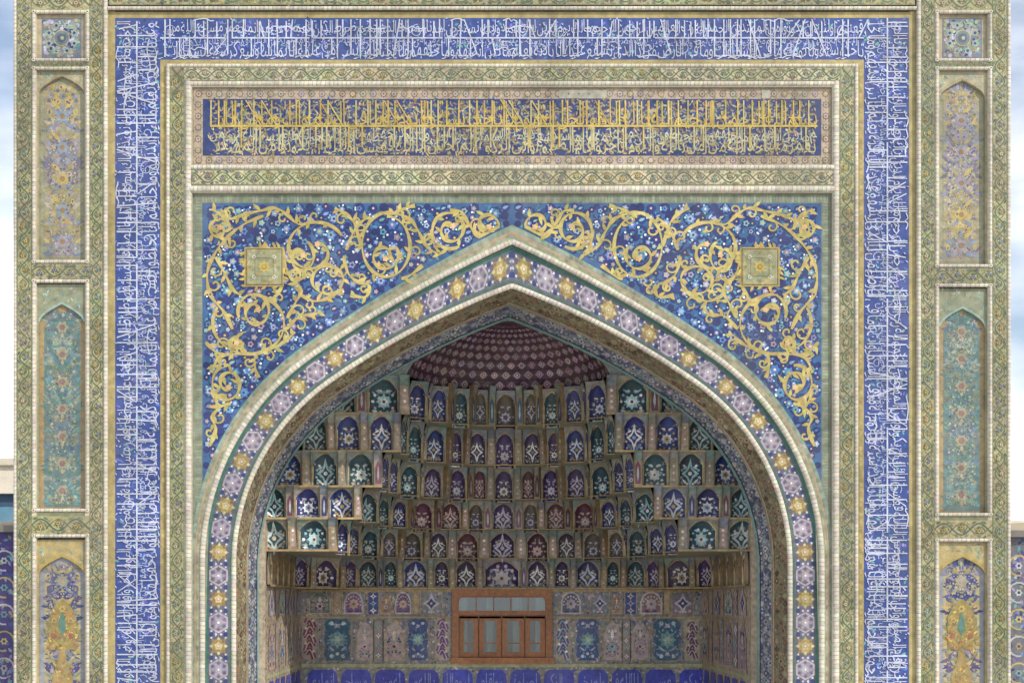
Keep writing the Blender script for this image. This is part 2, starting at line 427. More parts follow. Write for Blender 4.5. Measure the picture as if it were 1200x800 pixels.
def niche_fill(b, w, z0, zs, za, kind, seed, lay=T):
    """tile picture inside an arched niche: half width w, local x about 0"""
    r = random.Random(seed); H = za - z0
    if kind == 'bouquet': base, bd = (.27, .245, .16), (.26, .265, .18)
    elif kind == 'teal': base, bd = (.10, .165, .165), (.30, .22, .11)
    else: base, bd = (.36, .31, .17), (.24, .26, .30)
    def inside(x, z, m):
        if abs(x) > w - m: return False
        if z < z0 + m: return False
        if z <= zs: return True
        return (z - zs) / (za - zs) + (abs(x) / w) ** 1.6 < 1 - m * 1.5
    inner = [(x * .80, z0 + .06 + (z - z0) * .95) for x, z in arch_shape_abs(w, z0, zs, za)]
    b.poly(arch_shape_abs(w, z0, zs, za), bd, lay)
    b.poly(inner, base, lay + T)
    pal = {'bouquet': ((.24, .22, .28), (.17, .21, .27), (.38, .29, .10), OCHRE, (.34, .31, .23), (.19, .19, .22), (.14, .13, .19)), 'teal': ((.17, .21, .15), (.11, .21, .21), (.19, .25, .22), (.09, .18, .17), (.11, .17, .24), (.16, .17, .15), (.08, .17, .18)), 'urn': (NAVY, (.08, .09, .22), (.22, .2, .28), (.2, .22, .16), (.10, .07, .16), (.34, .26, .09), OLIVE)}[kind]
    n = int(w * 2 * H * 260)
    for i in range(n):                             # mirrored pairs, as in a real tile picture
        x, z = r.uniform(0, w * .60), r.uniform(z0 + .12, za - .12)
        if not inside(x, z, .11): continue
        band = int((z - z0) / .26 + (abs(x) > w * .4)) % len(pal)
        k = r.random(); col = jit(pal[band] if r.random() < .55 else r.choice(pal), .2); a = r.uniform(-.5, 1.6); l = r.uniform(.07, .15)
        for s in (-1, 1):
            if k < .62: leaf(b, s * x, z, l, l * .42, a if s > 0 else pi - a, col, lay + 2 * T)
            else: flower(b, s * x, z, l * .34, col, r.choice((SAND, OCHRE, (.10, .10, .14))), lay + 3 * T, 5)
    step = .40 if kind == 'teal' else .46
    z = z0 + .3
    while z < za - .25:                            # the row of blossoms up the middle
        if kind == 'teal':
            flower(b, 0, z, .10, (.27, .25, .18), (.25, .19, .14), lay + 4 * T, 6); leaf(b, 0, z - .16, .10, .06, pi / 2, (.30, .28, .2), lay + 4 * T); disc(b, 0, z, .045, (.20, .13, .11), lay + 6 * T, 6)
        else:
            flower(b, 0, z, .11, r.choice(((.38, .29, .1), (.19, .24, .30), (.25, .23, .29))), BROWN, lay + 4 * T, 7)
            for s in (-1, 1):
                leaf(b, s * .03, z + .1, .2, .07, pi / 2 - s * .8, r.choice(((.40, .31, .10), OCHRE, OCHRE)), lay + 4 * T); leaf(b, s * .03, z - .08, .17, .06, -pi / 2 + s * .9, r.choice(((.16, .20, .28), (.22, .22, .2), (.23, .21, .28))), lay + 4 * T)
        z += step
    if kind == 'urn':
        zc = za - .95
        for k in range(60):
            x, z = r.uniform(0, .19), r.uniform(zc - .4, zc + .2)
            for s in (-1, 1): leaf(b, s * x, z, .07, .035, r.uniform(0, 6.3), jit(r.choice((BROWN, OCHRE, (.42, .16, .08), YELLOW, OLIVE)), .25), lay + 7.6 * T)
        b.poly([(-.19, zc - .40), (.19, zc - .40), (.21, zc - .1), (.20, zc + .1), (.12, zc + .24), (0, zc + .34), (-.12, zc + .24), (-.20, zc + .1), (-.21, zc - .1)], (.28, .21, .07), lay + 6 * T)
        leaf(b, 0, zc - .2, .36, .13, pi / 2, (.08, .18, .15), lay + 9 * T); flower(b, 0, zc + .2, .06, (.40, .31, .09), BROWN, lay + 9 * T, 6)
        for s in (-1, 1):
            disc(b, s * .13, zc - .2, .045, (.25, .10, .06), lay + 9 * T, 6); flower(b, s * .12, zc + .03, .05, (.38, .29, .09), BROWN, lay + 9 * T, 5); leaf(b, s * .05, zc - .36, .16, .06, .9 if s > 0 else pi - .9, (.34, .25, .08), lay + 9 * T)
        b.poly([(-.045, zc - .40), (.045, zc - .40), (.06, zc - .55), (.15, zc - .8), (.16, zc - 1.1), (-.16, zc - 1.1), (-.15, zc - .8), (-.06, zc - .55)], (.28, .2, .075), lay + 6 * T)
        for k in range(26):
            x, z = r.uniform(0, .12), r.uniform(zc - 1.05, zc - .6)
            for s in (-1, 1): leaf(b, s * x, z, .06, .03, r.uniform(0, 6.3), jit(r.choice((BROWN, OCHRE, (.32, .13, .07), (.40, .3, .09), OLIVE)), .25), lay + 7.6 * T)
        flower(b, 0, za - .34, .10, (.25, .26, .2), (.32, .24, .2), lay + 7 * T, 8)
def arch_shape_abs(w, z0, zs, za, n=9):
    P = [(-w, z0), (-w, zs)]
    for i in range(1, n + 1):
        t = i / n
        P.append((-w * (1 - t ** 1.55), zs + (za - zs) * (t ** .92)) if t < 1 else (0, za))
    return P + [(-x, z) for x, z in P[-2::-1]]

def pier(sgn):
    dy = 0 if sgn < 0 else 5                       # the right pier's panels sit a touch lower in the picture
    def xx(a): return px(a) * (1 if sgn < 0 else -1)
    root = MB()
    # shafts of floral tile: plain slabs first, then inlay
    lanes = ((20, 37), (105, 121))
    for a, c in lanes:
        x0, x1 = sorted((xx(a), xx(c)))
        root.box(x0, x1, 0, .205, ZB, ZT - .05, OLIVE)
    root.flush()
    for i, (a, c) in enumerate(lanes):
        x0, x1 = sorted((xx(a), xx(c)))
        root.use(upright(x0, ZB, -.003)); floral(root, ZT - .05 - ZB, x1 - x0, 10 + i + (5 if sgn > 0 else 0), mute=.12)
    root.flush(); root.map = None
    # cross strips between the panels
    X0, X1 = sorted((xx(37), xx(105)))
    strips = ((pz(-100), pz(12)), (pz(327 + dy), pz(309 + dy)), (pz(625 + dy), pz(600 + dy)), (pz(78), pz(73)))
    for i, (za, zb) in enumerate(strips):
        z0, z1 = min(za, zb), max(za, zb)
        root.map = None; root.start = len(root.v)
        root.box(X0 + .002, X1 - .002, .002, .205, z0, z1, OLIVE); root.flush()
        root.use(plane_map((X0 + .002, -.001, z0), (1, 0, 0), (0, 0, 1), (0, -1, 0))); floral(root, X1 - X0 - .004, min(z1 - z0, .26), 30 + i, edge=False, mute=.1); root.flush(); root.map = None
    p = root.build('side_pier', M_TILE, portal)
    # rope mouldings
    rb = MB()
    for a in (17.5, 123.5):
        rope(rb, [(xx(a), ZB), (xx(a), ZT - .05)], .032, .03 if a < 50 else .0, hand=sgn)
    frames = [(12, 73), (78, 309 + dy), (327 + dy, 600 + dy), (625 + dy, 930)]
    for (t, bt) in frames:
        for a in (39.5, 102.5): rope(rb, [(xx(a), max(pz(bt), ZB)), (xx(a), pz(t))], .026, .0, hand=sgn)
        for zz in (pz(t) - .03, pz(bt) + .03):
            if zz > ZB: rope(rb, [(X0, zz), (X1, zz)], .026, .0)
    e = MB(); e.box(min(xx(15), xx(20)), max(xx(15), xx(20)), .03, 2.4, ZB, ZT - .05, (.38, .355, .27)); e.box(min(xx(121), xx(126)), max(xx(121), xx(126)), 0, .205, ZB, ZT - .05, (.38, .355, .27))
    for a in (39.5, 102.5): e.box(xx(a) - .0375, xx(a) + .0375, .0, .205, ZB, pz(12), (.48, .43, .32))
    e.build('edge_course', M_ROPE, p)
    rb.build('rope_moulding', M_ROPE, p, smooth=True)
    # panels
    xm = (xx(42) + xx(100)) / 2; w = abs(xx(100) - xx(42)) / 2
    q = MB()                                       # square star panel
    z0, z1 = pz(73), pz(14)
    q.box(xm - w - .03, xm + w + .03, .05, .2, z0, z1, SAND); q.flush()
    q.use(plane_map((xm, .048, (z0 + z1) / 2), (1, 0, 0), (0, 0, 1), (0, -1, 0)))
    q.rect(-w * .8, -w * .8, w * .8, w * .8, (.15, .17, .22), T)
    for k in range(170):
        disc(q, random.uniform(-.26, .26), random.uniform(-.26, .26), random.uniform(.015, .035), jit(random.choice((SAGE, LILAC, GREY, TEAL, NAVY, OCHRE)), .2), 2 * T, 6)
    for k in range(8):
        t = k * pi / 4 + pi / 8; flower(q, .2 * cos(t), .2 * sin(t), .06, (.25, .33, .30), NAVY, 3 * T, 5)
    for R, r2, n in ((.26, .19, 8), ):
        P = []
        for i in range(17):
            t = i * pi / 8; k = R if i % 2 == 0 else r2; P.append((k * cos(t), k * sin(t)))
        ribbon(q, P, .014, SAND, 4 * T)
    P = [(.115 * cos(i * pi / 8), .115 * sin(i * pi / 8)) for i in range(17)]
    disc(q, 0, 0, .115, (.13, .19, .20), 4 * T, 12); ribbon(q, P, .014, SAND, 5 * T); disc(q, 0, 0, .07, (.09, .1, .15), 5 * T, 8); disc(q, .01, 0, .03, SAGE, 6 * T, 6)
    q.build('star_panel', M_TILE, p)
    for (top, bot, apx, spr, kind, inset) in ((80, 305 + dy, 88 + dy, 108 + dy, 'bouquet', .055), (332 + dy, 598 + dy, 356 + dy, 378 + dy, 'teal', .045), (632, 925, 652, 672, 'urn', .05)):
        q = MB(); zb = max(pz(bot), ZB); zt, za, zs = pz(top), pz(apx), pz(spr); ww = w - .025
        y0 = .045                                  # face around the arch
        A = arch_shape_abs(ww, zb, zs, za)
        hw = w + .0
        colf = {'bouquet': (.34, .31, .20), 'teal': (.22, .24, .16), 'urn': (.36, .29, .13)}[kind]
        up = A[1:-1]
        for (a, c) in zip(up[:-1], up[1:]):
            q.face([(xm + a[0], y0, a[1]), (xm + c[0], y0, c[1]), (xm + c[0], y0, zt), (xm + a[0], y0, zt)], colf)
            q.face([(xm + a[0], y0, a[1]), (xm + c[0], y0, c[1]), (xm + c[0], y0 + inset, c[1]), (xm + a[0], y0 + inset, a[1])], (.36, .32, .22))
        for s in (-1, 1):
            q.face([(xm + s * ww, y0, zb), (xm + s * hw, y0, zb), (xm + s * hw, y0, zt), (xm + s * ww, y0, zt)], colf)
            q.face([(xm + s * ww, y0, zb), (xm + s * ww, y0, zs), (xm + s * ww, y0 + inset, zs), (xm + s * ww, y0 + inset, zb)], (.36, .33, .22))
        q.box(xm - hw, xm + hw, y0 + inset, .2, zb, zt - .002, colf); q.flush()
        q.use(plane_map((xm, y0, 0), (1, 0, 0), (0, 0, 1), (0, -1, 0)))
        for k in range(46):                        # little leaves in the corners above the arch
            x, z = random.uniform(-ww, ww), random.uniform(zs, zt - .04)
            if (z - zs) / (za - zs) + (abs(x) / ww) ** 1.5 > 1.35: leaf(q, x, z, .07, .03, random.uniform(0, 6.3), jit(random.choice((SAGE, GREY, TEAL, OCHRE)), .2), T)
        rim = {'bouquet': (.30, .27, .17), 'teal': (.24, .35, .31), 'urn': (.36, .27, .08)}[kind]
        ribbon(q, [(x * 1.0, z + .025) for x, z in up], .032, rim, 2 * T)
        q.use(plane_map((xm, y0 + inset - .002, 0), (1, 0, 0), (0, 0, 1), (0, -1, 0)))
        niche_fill(q, ww - .004, zb, zs, za - .01, kind, 40 + (sgn > 0))
        q.flush(); q.map = None
        tag(q.build('arched_panel', M_TILE, p), {'bouquet': 'pale olive arched panel with a column of yellow and blue bouquets', 'teal': 'teal arched panel with a column of pale blossoms', 'urn': 'ochre arched panel with a golden vase'}[kind])
    return p
pier(-1); pier(1)

# ---- top band
b = MB(); z0, z1 = pz(9), ZT - .1
b.box(px(128), -px(128), .0, .205, z0 + .035, z1, OLIVE); b.flush()
hh = pz(-8) - pz(9) - .02
b.use(plane_map((px(128), -.003, z0 + .035), (1, 0, 0), (0, 0, 1), (0, -1, 0))); floral(b, -2 * px(128), .24, 71, mute=.1)
b.use(plane_map((px(128), -.003, z0 + .6), (1, 0, 0), (0, 0, 1), (0, -1, 0))); floral(b, -2 * px(128), .24, 72, mute=.1); b.flush(); b.map = None
b.box(px(8), -px(8), -.08, 2.42, ZT - .046, ZT + .25, (.5, .45, .36))
crest = b.build('cornice', M_TILE, portal)
rb = MB(); rope(rb, [(px(126), pz(10)), (-px(126), pz(10))], .028, .0)
rb.build('rope_moulding', M_ROPE, crest, smooth=True)

# ---- blue inscription band
YB = .04
def blue_band():
    b = MB(); h = px(187) - px(134); zt = pz(20); zi = pz(69)
    x0, x1 = px(134), px(187)
    segs = []
    b.box(x0, x1, YB, .21, ZB, zt, COBALT); b.box(-x1, -x0, YB, .21, ZB, zt, COBALT); b.box(x1, -x1, YB, .21, zi, zt, COBALT)
    r = random.Random(3)
    b.flush(); b.use(facade(YB - .001))
    for k in range(1500):                          # small leaves of paler and darker blue in the ground
        if r.random() < .62:
            x = r.choice((-1, 1)) * r.uniform(-x1 + .03, -x0 - .03); z = r.uniform(ZB, zt - .03)
        else: x, z = r.uniform(x0 + .03, -x0 - .03), r.uniform(zi + .03, zt - .03)
        leaf(b, x, z, r.uniform(.05, .1), .04, r.uniform(0, 6.3), jit(r.choice((BLUE, NAVY, (.10, .16, .5), TEAL, (.16, .12, .45))), .2), 0)
    b.flush(); b.map = None
    band = b.build('inscription_band', M_TILE, portal)
    t = MB(); ink = (.44, .47, .58); pale = (.33, .38, .55)
    t.use(plane_map((-x0 - h, YB - .006, zt), (0, 0, -1), (1, 0, 0), (0, -1, 0)))   # right side reads upwards
    inscription(t, zt - ZB - .05, h, random.Random(21), 0, ink, pale, ink, 0)
    t.use(plane_map((x1 , YB - .006, zi), (1, 0, 0), (0, 0, 1), (0, -1, 0)))
    inscription(t, -2 * x1, zt - zi, random.Random(22), 0, ink, pale, ink, 57)
    t.use(plane_map((x1, YB - .006, ZB), (0, 0, 1), (-1, 0, 0), (0, -1, 0)))         # left side reads downwards
    inscription(t, zt - ZB - .05, h, random.Random(23), 0, ink, pale, ink, 120)
    t.build('lettering', M_TILE, band)
    f = MB(); c = (.34, .28, .12)
    for (a, d) in ((126, 134), (187, 194.5)):
        for s in (-1, 1):
            X0, X1 = sorted((s * px(a), s * px(d))); f.box(X0, X1, YB - .002, .208, ZB, pz(a - 114) if a < 150 else pz(a - 118 ), c)
    f.box(px(134), -px(134), YB - .002, .208, pz(20), pz(13), c); f.box(px(194.5), -px(194.5), YB - .002, .208, pz(75), pz(69), c)
    f.flush()
    for s in (-1, 1):
        f.use(upright(s * px(190.5) - .02, ZB, YB - .004))
        for k in range(int((pz(75) - ZB) / .075)): f.rect(k * .075 + .008, 0, k * .075 + .066, .04, jit((.36, .28, .11), .25), 0)
    f.flush(); f.map = None
    f.build('fillet', M_TILE, band)
blue_band()

# ---- inner frame: floral strip between two ropes
def inner_frame():
    b = MB(); zo = pz(79); zi = pz(95)
    xo, xi = px(199), px(216)
    b.box(xo, xi, .0, .206, ZB, zo, OLIVE); b.box(-xi, -xo, .0, .206, ZB, zo, OLIVE)
    b.box(xi, -xi, .0, .206, zi, zo, OLIVE); b.box(xi, -xi, .0, .206, pz(217), pz(199), OLIVE); b.flush()
    for k, x in enumerate((xo, -xi)):
        b.use(upright(x, ZB, -.003)); floral(b, zo - ZB, xi - xo, 80 + k, mute=.15)
    for k, (za, zb) in enumerate(((zi, zo), (pz(217), pz(199)))):
        b.use(plane_map((xi, -.003, za), (1, 0, 0), (0, 0, 1), (0, -1, 0))); floral(b, -2 * xi, zb - za, 90 + k, ground=(.45, .41, .27), mute=.3)
    b.flush(); b.map = None
    fr = b.build('floral_frame', M_TILE, portal)
    e = MB()
    for s in (-1, 1):
        for (a, d, t, y) in ((194.5, 199, 75, .0), (216, 225, 95, .0)):
            X0, X1 = sorted((s * px(a), s * px(d))); e.box(X0, X1, y, .2, ZB, pz(t) , (.38, .355, .27))
    e.box(px(199), -px(199), .0, .2, pz(79), pz(75), (.38, .355, .27)); e.box(px(225), -px(225), .0, .2, pz(102), pz(95), (.38, .355, .27))
    e.box(px(225), -px(225), .0, .2, pz(199), pz(193), (.38, .355, .27)); e.box(px(225), -px(225), .0, .2, pz(226), pz(217), (.38, .355, .27))
    e.build('edge_course', M_ROPE, fr)
    rb = MB()
    for s in (-1, 1):
        rope(rb, [(s * px(196.7), ZB), (s * px(196.7), pz(75))], .026, .0, hand=s); rope(rb, [(s * px(220.5), ZB), (s * px(220.5), pz(95))], .043, .0, pitch=.062, hand=s, squash=.7)
    for y, r in ((77, .026), (98, .033), (196, .032), (221.5, .044)): rope(rb, [(px(222 if y > 90 else 197), pz(y)), (-px(222 if y > 90 else 197), pz(y))], r, .0, pitch=.062, squash=.7)
    rb.build('rope_moulding', M_ROPE, fr, smooth=True)
inner_frame()

# ---- gold inscription panel
def gold_panel():
    b = MB(); y = .045; x0 = px(225); z0, z1 = pz(193), pz(102)
    b.box(x0, -x0, y, .2, z0, z1, (.34, .27, .19)); b.flush()
    r = random.Random(5)
    for (u0, v0, u1, v1) in ((px(226), pz(192), -px(226), pz(182)), (px(226), pz(115), -px(226), pz(103)), (px(226), pz(182), px(237), pz(115)), (-px(237), pz(182), -px(226), pz(115))):
        b.use(facade(y - .002)); n = int(max(u1 - u0, v1 - v0) / .15)
        hor = u1 - u0 > v1 - v0
        b.rect(u0, v0, u1, v1, (.36, .29, .21), 0)
        for k in range(n):
            t = (k + .5) / n; cx, cz = (u0 + (u1 - u0) * t, (v0 + v1) / 2) if hor else ((u0 + u1) / 2, v0 + (v1 - v0) * t)
            flower(b, cx, cz, .06, jit(r.choice(((.15, .12, .12), (.12, .14, .10), (.16, .11, .08), (.14, .12, .17))), .2), (.36, .31, .24), T, 8); disc(b, cx, cz, .036, jit((.38, .32, .25), .15), 3 * T, 8); disc(b, cx, cz, .017, jit(r.choice(((.2, .1, .1), (.12, .12, .2), (.40, .30, .1))), .2), 4 * T, 5)
            for q in range(7): leaf(b, cx + r.uniform(-.1, .1), cz + r.uniform(-.06, .06), .05, .02, r.uniform(0, 6.3), jit(r.choice((OLIVE, (.38, .26, .22), (.22, .24, .17), OLIVE, BROWN, SAND)), .2), .5 * T)
    b.use(facade(y - .009)); b.rect(px(655), pz(114.5), px(711), pz(104), (.33, .32, .26), 0); b.rect(px(893), pz(114.5), px(903), pz(104), (.33, .32, .26), 0)
    b.use(facade(y - .006)); X0 = px(237); Z0, Z1 = pz(181), pz(115)
    b.rect(X0, Z0, -X0, Z1, (.024, .042, .14), 0)
    for k in range(60):                            # arabesque in the ground
        cx, cz = X0 + .25 + (-2 * X0 - .5) * (k + .5) / 60, (Z0 + Z1) / 2 + (.2 if k % 2 else -.2)
        P = [(cx + .13 * (1 - t / 14) * cos(t * .6 + k), cz + .13 * (1 - t / 14) * sin(t * .6 + k)) for t in range(13)]
        ribbon(b, P, .026, (.30, .32, .24), T)
    for k in range(5200):
        x, z = r.uniform(X0 + .09, -X0 - .09), r.uniform(Z0 + .02, Z1 - .02)
        leaf(b, x, z, r.uniform(.04, .09), .03, r.uniform(0, 6.3), jit(r.choice((TAN, (.24, .25, .17), (.2, .15, .1), OLIVE, (.30, .24, .15), (.24, .19, .12), BROWN, (.04, .05, .18), (.05, .10, .2), (.03, .05, .19))), .25), 2 * T)
    b.flush(); b.map = None
    p = b.build('inscription_panel', M_TILE, portal)
    t = MB(); t.use(plane_map((X0 + .06, y - .012, Z0), (1, 0, 0), (0, 0, 1), (0, -1, 0))); Lw = -2 * X0 - .12; h = Z1 - Z0
    white = (.42, .38, .19); gold = (.44, .33, .085)
    write_row(t, VERSE2, Lw, h * .065, h * .34, .72, white, 0, 3.0, h * .95, 4, h * .03); write_row(t, VERSE, Lw, h * .28, h * .28, .7, (.42, .44, .30), -T, 2.2, h * .95, 140, h * .04)
    write_row(t, VERSE, Lw, h * .54, h * .36, .8, gold, 2 * T, 2.2, h * .97, 0, 0)
    t.rect(.05, h * .497, Lw, h * .535, gold, 3 * T)
    u = .05
    while u < Lw - .05:
        sl = r.choice((0, 0, 0, 0, 0, -.22)) if u > .3 else 0
        t.poly([(u, h * .53), (u + .022, h * .53), (u + .022 + sl, h * .97), (u + sl, h * .97)], jit(gold, .2) if r.random() < .75 else white, 4 * T)
        if r.random() < .35: t.poly([(u + .09, h * .13), (u + .115, h * .13), (u + .115 , h * .5), (u + .09, h * .5)], white if r.random() < .6 else gold, 3 * T)
        if r.random() < .3: star(t, u, h * .66, .06, .025, 4, gold, 5 * T)
        u += r.uniform(.07, .2)
    t.build('lettering', M_TILE, p)
gold_panel()

# ---- spandrels
YS = .05
SPIRALS = [(570, 263, 17, 17, 200, 1.35, 1), (527, 268, 22, 23, 300, 1.7, -1), (453, 287, 30, 39, 90, 1.0, 1), (450, 299, 17, 17, 40, 1.3, -1), (368, 292, 37, 34, 30, 1.1, 1), (352, 300, 16, 20, 60, 1.1, -1),
           (298, 364, 20, 22, 200, 1.5, -1), (292, 378, 44, 38, 150, .85, 1), (266, 449, 19, 22, 80, 1.6, 1), (256, 268, 13, 13, 0, 1.2, 1), (384, 327, 20, 17, 320, 1.0, -1), (275, 400, 9, 9, 0, 1.1, -1)]
VINES = [[(600, 290), (585, 283), (575, 281), (556, 270), (549, 262), (540, 247), (527, 246)], [(505, 268), (508, 285), (515, 297), (500, 288), (490, 270), (480, 256), (462, 249), (448, 249)],
         [(423, 288), (415, 262), (405, 250), (392, 243)], [(405, 292), (412, 275), (420, 262), (430, 254)], [(402, 300), (408, 320), (420, 330), (432, 334), (428, 347), (410, 345)], [(331, 290), (335, 315), (345, 328), (360, 322)],
         [(368, 258), (350, 262), (335, 250), (322, 243), (305, 246), (285, 250)], [(308, 252), (285, 262), (265, 278), (250, 298), (242, 320), (246, 345), (262, 365), (272, 385)],
         [(285, 250), (268, 256), (258, 250), (247, 244)], [(252, 300), (262, 318), (272, 338), (282, 345)], [(336, 372), (345, 355), (352, 340), (345, 328)], [(352, 345), (368, 352), (385, 348), (402, 338)],
         [(335, 385), (350, 370), (366, 368), (376, 364)], [(300, 414), (318, 408), (335, 398), (345, 388)], [(300, 415), (298, 428), (302, 442)], [(297, 414), (275, 414), (256, 418), (247, 436)], [(270, 472), (258, 476), (248, 488), (252, 502), (245, 522)],
         [(258, 476), (252, 470), (247, 456)], [(463, 248), (474, 243), (486, 240)], [(240, 400), (250, 410), (262, 416)], [(330, 335), (322, 348), (318, 352)], [(470, 326), (480, 322), (495, 310)]]
def spandrel(sgn):
    b = MB(); c0 = (.40, .46, .40)
    # plate down the side and over the arch
    N = 60; xs = [px(225) + (0 - px(225)) * i / N for i in range(N + 1)]; zt = pz(226)
    def zlow(x, o): 
        if -x >= 4.55 - o / 80.0: return ZB
        return arch_height(o, x)
    def col(x): return x if sgn < 0 else -x
    for i in range(N):
        a, c = xs[i], xs[i + 1]
        b.face([(col(a), YS, zlow(a, 2)), (col(c), YS, zlow(c, 2)), (col(c), YS, zt), (col(a), YS, zt)], (.20, .225, .165))
    for k in range(150):                           # small upright bricks of the pale border
        z = zt - .1 - k * .045
        if z > pz(600): b.rect(col(px(228)), z, col(px(235.5)), z + .034, jit((.20, .235, .17), .22), YS * 0 + .0) if False else b.face([(col(px(228)), YS - .003, z), (col(px(235.5)), YS - .003, z), (col(px(235.5)), YS - .003, z + .034), (col(px(228)), YS - .003, z + .034)], jit((.20, .235, .17), .22))
    for k in range(100):
        x = px(228) + k * .0465; b.face([(col(x), YS - .0034, pz(236)), (col(x + .035), YS - .0034, pz(236)), (col(x + .035), YS - .0034, zt - .02), (col(x), YS - .0034, zt - .02)], jit((.20, .235, .17), .22))
    xs = [px(236.5) + (0 - px(236.5)) * i / N for i in range(N + 1)]; z1 = pz(237)
    for i in range(N):
        a, c = xs[i], xs[i + 1]; za, zc = max(zlow(a, -13), pz(575)), max(zlow(c, -13), pz(575))
        b.face([(col(a), YS - .004, za), (col(c), YS - .004, zc), (col(c), YS - .004, z1), (col(a), YS - .004, z1)], (.036, .10, .235))
    b.use(facade(YS - .0042)); r = random.Random(11)
    def ok(x, z, m): return px(237) + m < x < -m * 1.15 and z < z1 - m and z > zlow(x, -13) + m * 1.3
    n = 0
    pal = ((.16, .26, .46), (.28, .35, .46), (.14, .34, .38), (.22, .22, .38), (.10, .20, .42), (.08, .18, .42), (.34, .26, .32), (.09, .24, .34), (.20, .32, .34), (.32, .34, .42))
    # light edge of the field and pale border with its pink line
    done = []
    for k in range(2600):                          # leaves of several blues under the blossoms
        x, z = r.uniform(px(237), 0), r.uniform(pz(560), z1)
        if ok(x, z, .06): leaf(b, col(x), z, r.uniform(.06, .12), r.uniform(.03, .05), r.uniform(0, 6.3), jit(r.choice(((.04, .13, .29), (.02, .035, .11), (.06, .20, .31), (.10, .25, .29), (.02, .045, .14), (.06, .11, .26))), .25), 0)
    for k in range(12000):
        x, z = r.uniform(px(237), 0), r.uniform(pz(560), z1)
        m = r.choice((.095, .075, .06, .045))
        if not ok(x, z, m): continue
        if any((x - a) ** 2 + (z - d) ** 2 < (m + e) ** 2 * .66 for a, d, e in done): continue
        done.append((x, z, m))
        disc(b, col(x), z, m * 1.12, jit((.018, .03, .13), .2), T * .9, 9)
        q = jit(r.choice(pal), .2)
        if m > .07:
            flower(b, col(x), z, m * .92, jit((.05, .14, .33), .3), NAVY, T * 1.2, r.choice((5, 6, 7))); flower(b, col(x), z, m * .6, q, r.choice((YELLOW, (.5, .5, .5), PINK, NAVY)), 2.6 * T, 5)
            for q2 in range(3): t = r.uniform(0, 6.3); disc(b, col(x) + m * .8 * cos(t), z + m * .8 * sin(t), m * .2, jit(r.choice((AQUA, SKYB, WHITE)), .2), 3 * T, 5)
        elif r.random() < .6: flower(b, col(x), z, m * .85, q, r.choice((YELLOW, NAVY, (.5, .5, .5), PINK)), T * 1.2, 5)
        else: leaf(b, col(x) - m * .8, z - m * .3, m * 1.7, m * .9, .4, q, T * 1.2)
    b.flush(); b.map = None
    p = b.build('spandrel', M_TILE, portal)
    # scrollwork
    v = MB(); v.use(facade(YS - .0085)); gold = (.40, .335, .125)
    def vine(P, w0, w1, curls=True):
        P = [((q[0] - 600) / 80, pz(q[1])) for q in P]
        P = [q for q in P if q[1] > zlow(q[0], -13) + .05 and q[0] > px(239)]; n = len(P)
        if n < 5: return
        P = [(col(q[0]), q[1]) for q in P]
        W1 = [w0 + (w1 - w0) * i / (n - 1) + .018 * sin(i * .6) for i in range(n)]
        ribbon(v, P, [w + .014 for w in W1], (.10, .075, .06), 0); ribbon(v, P, W1, jit(gold, .08), T)
        if curls:
            side = 1
            for i in range(5, n - 4, 9):           # small curls springing off both sides
                a = atan2(P[i + 1][1] - P[i][1], P[i + 1][0] - P[i][0]); side = -side; R = r.uniform(.07, .11); X, Z = P[i][0] - sin(a) * side * R, P[i][1] + cos(a) * side * R
                xl = X if sgn < 0 else -X
                if Z < zlow(xl, -13) + R + .04 or Z > z1 - R or xl < px(238) + R or abs(xl - px(309)) < .33 + R and abs(Z - pz(312)) < .33 + R: continue
                n2 = 13; C = [(X + R * (1 - .8 * t / n2) * cos(a - side * pi / 2 + side * 2 * pi * .9 * t / n2), Z + R * (1 - .8 * t / n2) * sin(a - side * pi / 2 + side * 2 * pi * .9 * t / n2)) for t in range(n2 + 1)]
                ribbon(v, C, .036, (.10, .075, .06), 0); ribbon(v, C, .026, jit(gold, .12), T)
        for i in range(3, n - 2, 5):
            a = atan2(P[i + 1][1] - P[i][1], P[i + 1][0] - P[i][0]) + r.choice((.9, -.9)); leaf(v, P[i][0], P[i][1], r.uniform(.09, .17), .062, a, jit((.40, .33, .11), .2), 2 * T)
    for cx, cy, rx, ry, a0, turns, d in SPIRALS:
        n = int(26 * turns) + 6; P = []
        for i in range(n + 1):
            t = i / n; k = 1 - .78 * (t ** 1.5) if turns > 1 else 1 - .12 * t; a = radians(a0) + d * 2 * pi * turns * t; P.append((cx + rx * k * cos(a), cy - ry * k * sin(a)))
        vine(P, .036, .052 if turns > 1 else .038, turns <= 1.2)
        if turns > 1:
            e = P[-1]; X = (e[0] - 600) / 80 * (1 if sgn < 0 else -1); flower(v, X, pz(e[1]), .05, (.60, .40, .16), PINK, 4 * T, 5)
    for P in VINES: vine(catmull(P, 7), .034, .048)
    v.build('vine_scroll', M_TILE, p)
    m = MB(); cx, cz = col(px(309)), pz(312); m.use(plane_map((cx, YS - .016, cz), (1, 0, 0), (0, 0, 1), (0, -1, 0)))
    m.rect(-.29, -.29, .29, .29, (.36, .28, .10), 0); m.rect(-.255, -.255, .255, .255, (.27, .28, .16), T)
    for k in range(44): leaf(m, *((lambda t, q: ((t, q) if k % 2 else (q, t)))(r.uniform(-.29, .29), r.choice((-.28, .28)))), .10, .05, r.uniform(0, 6.3), jit((.40, .30, .09), .2), .5 * T)
    for k in range(90):
        leaf(m, r.uniform(-.24, .2), r.uniform(-.24, .22), .06, .03, r.uniform(0, 6.3), jit(r.choice(((.22, .26, .17), (.36, .35, .23), OCHRE, (.30, .31, .2), (.36, .29, .1))), .15), 2 * T)
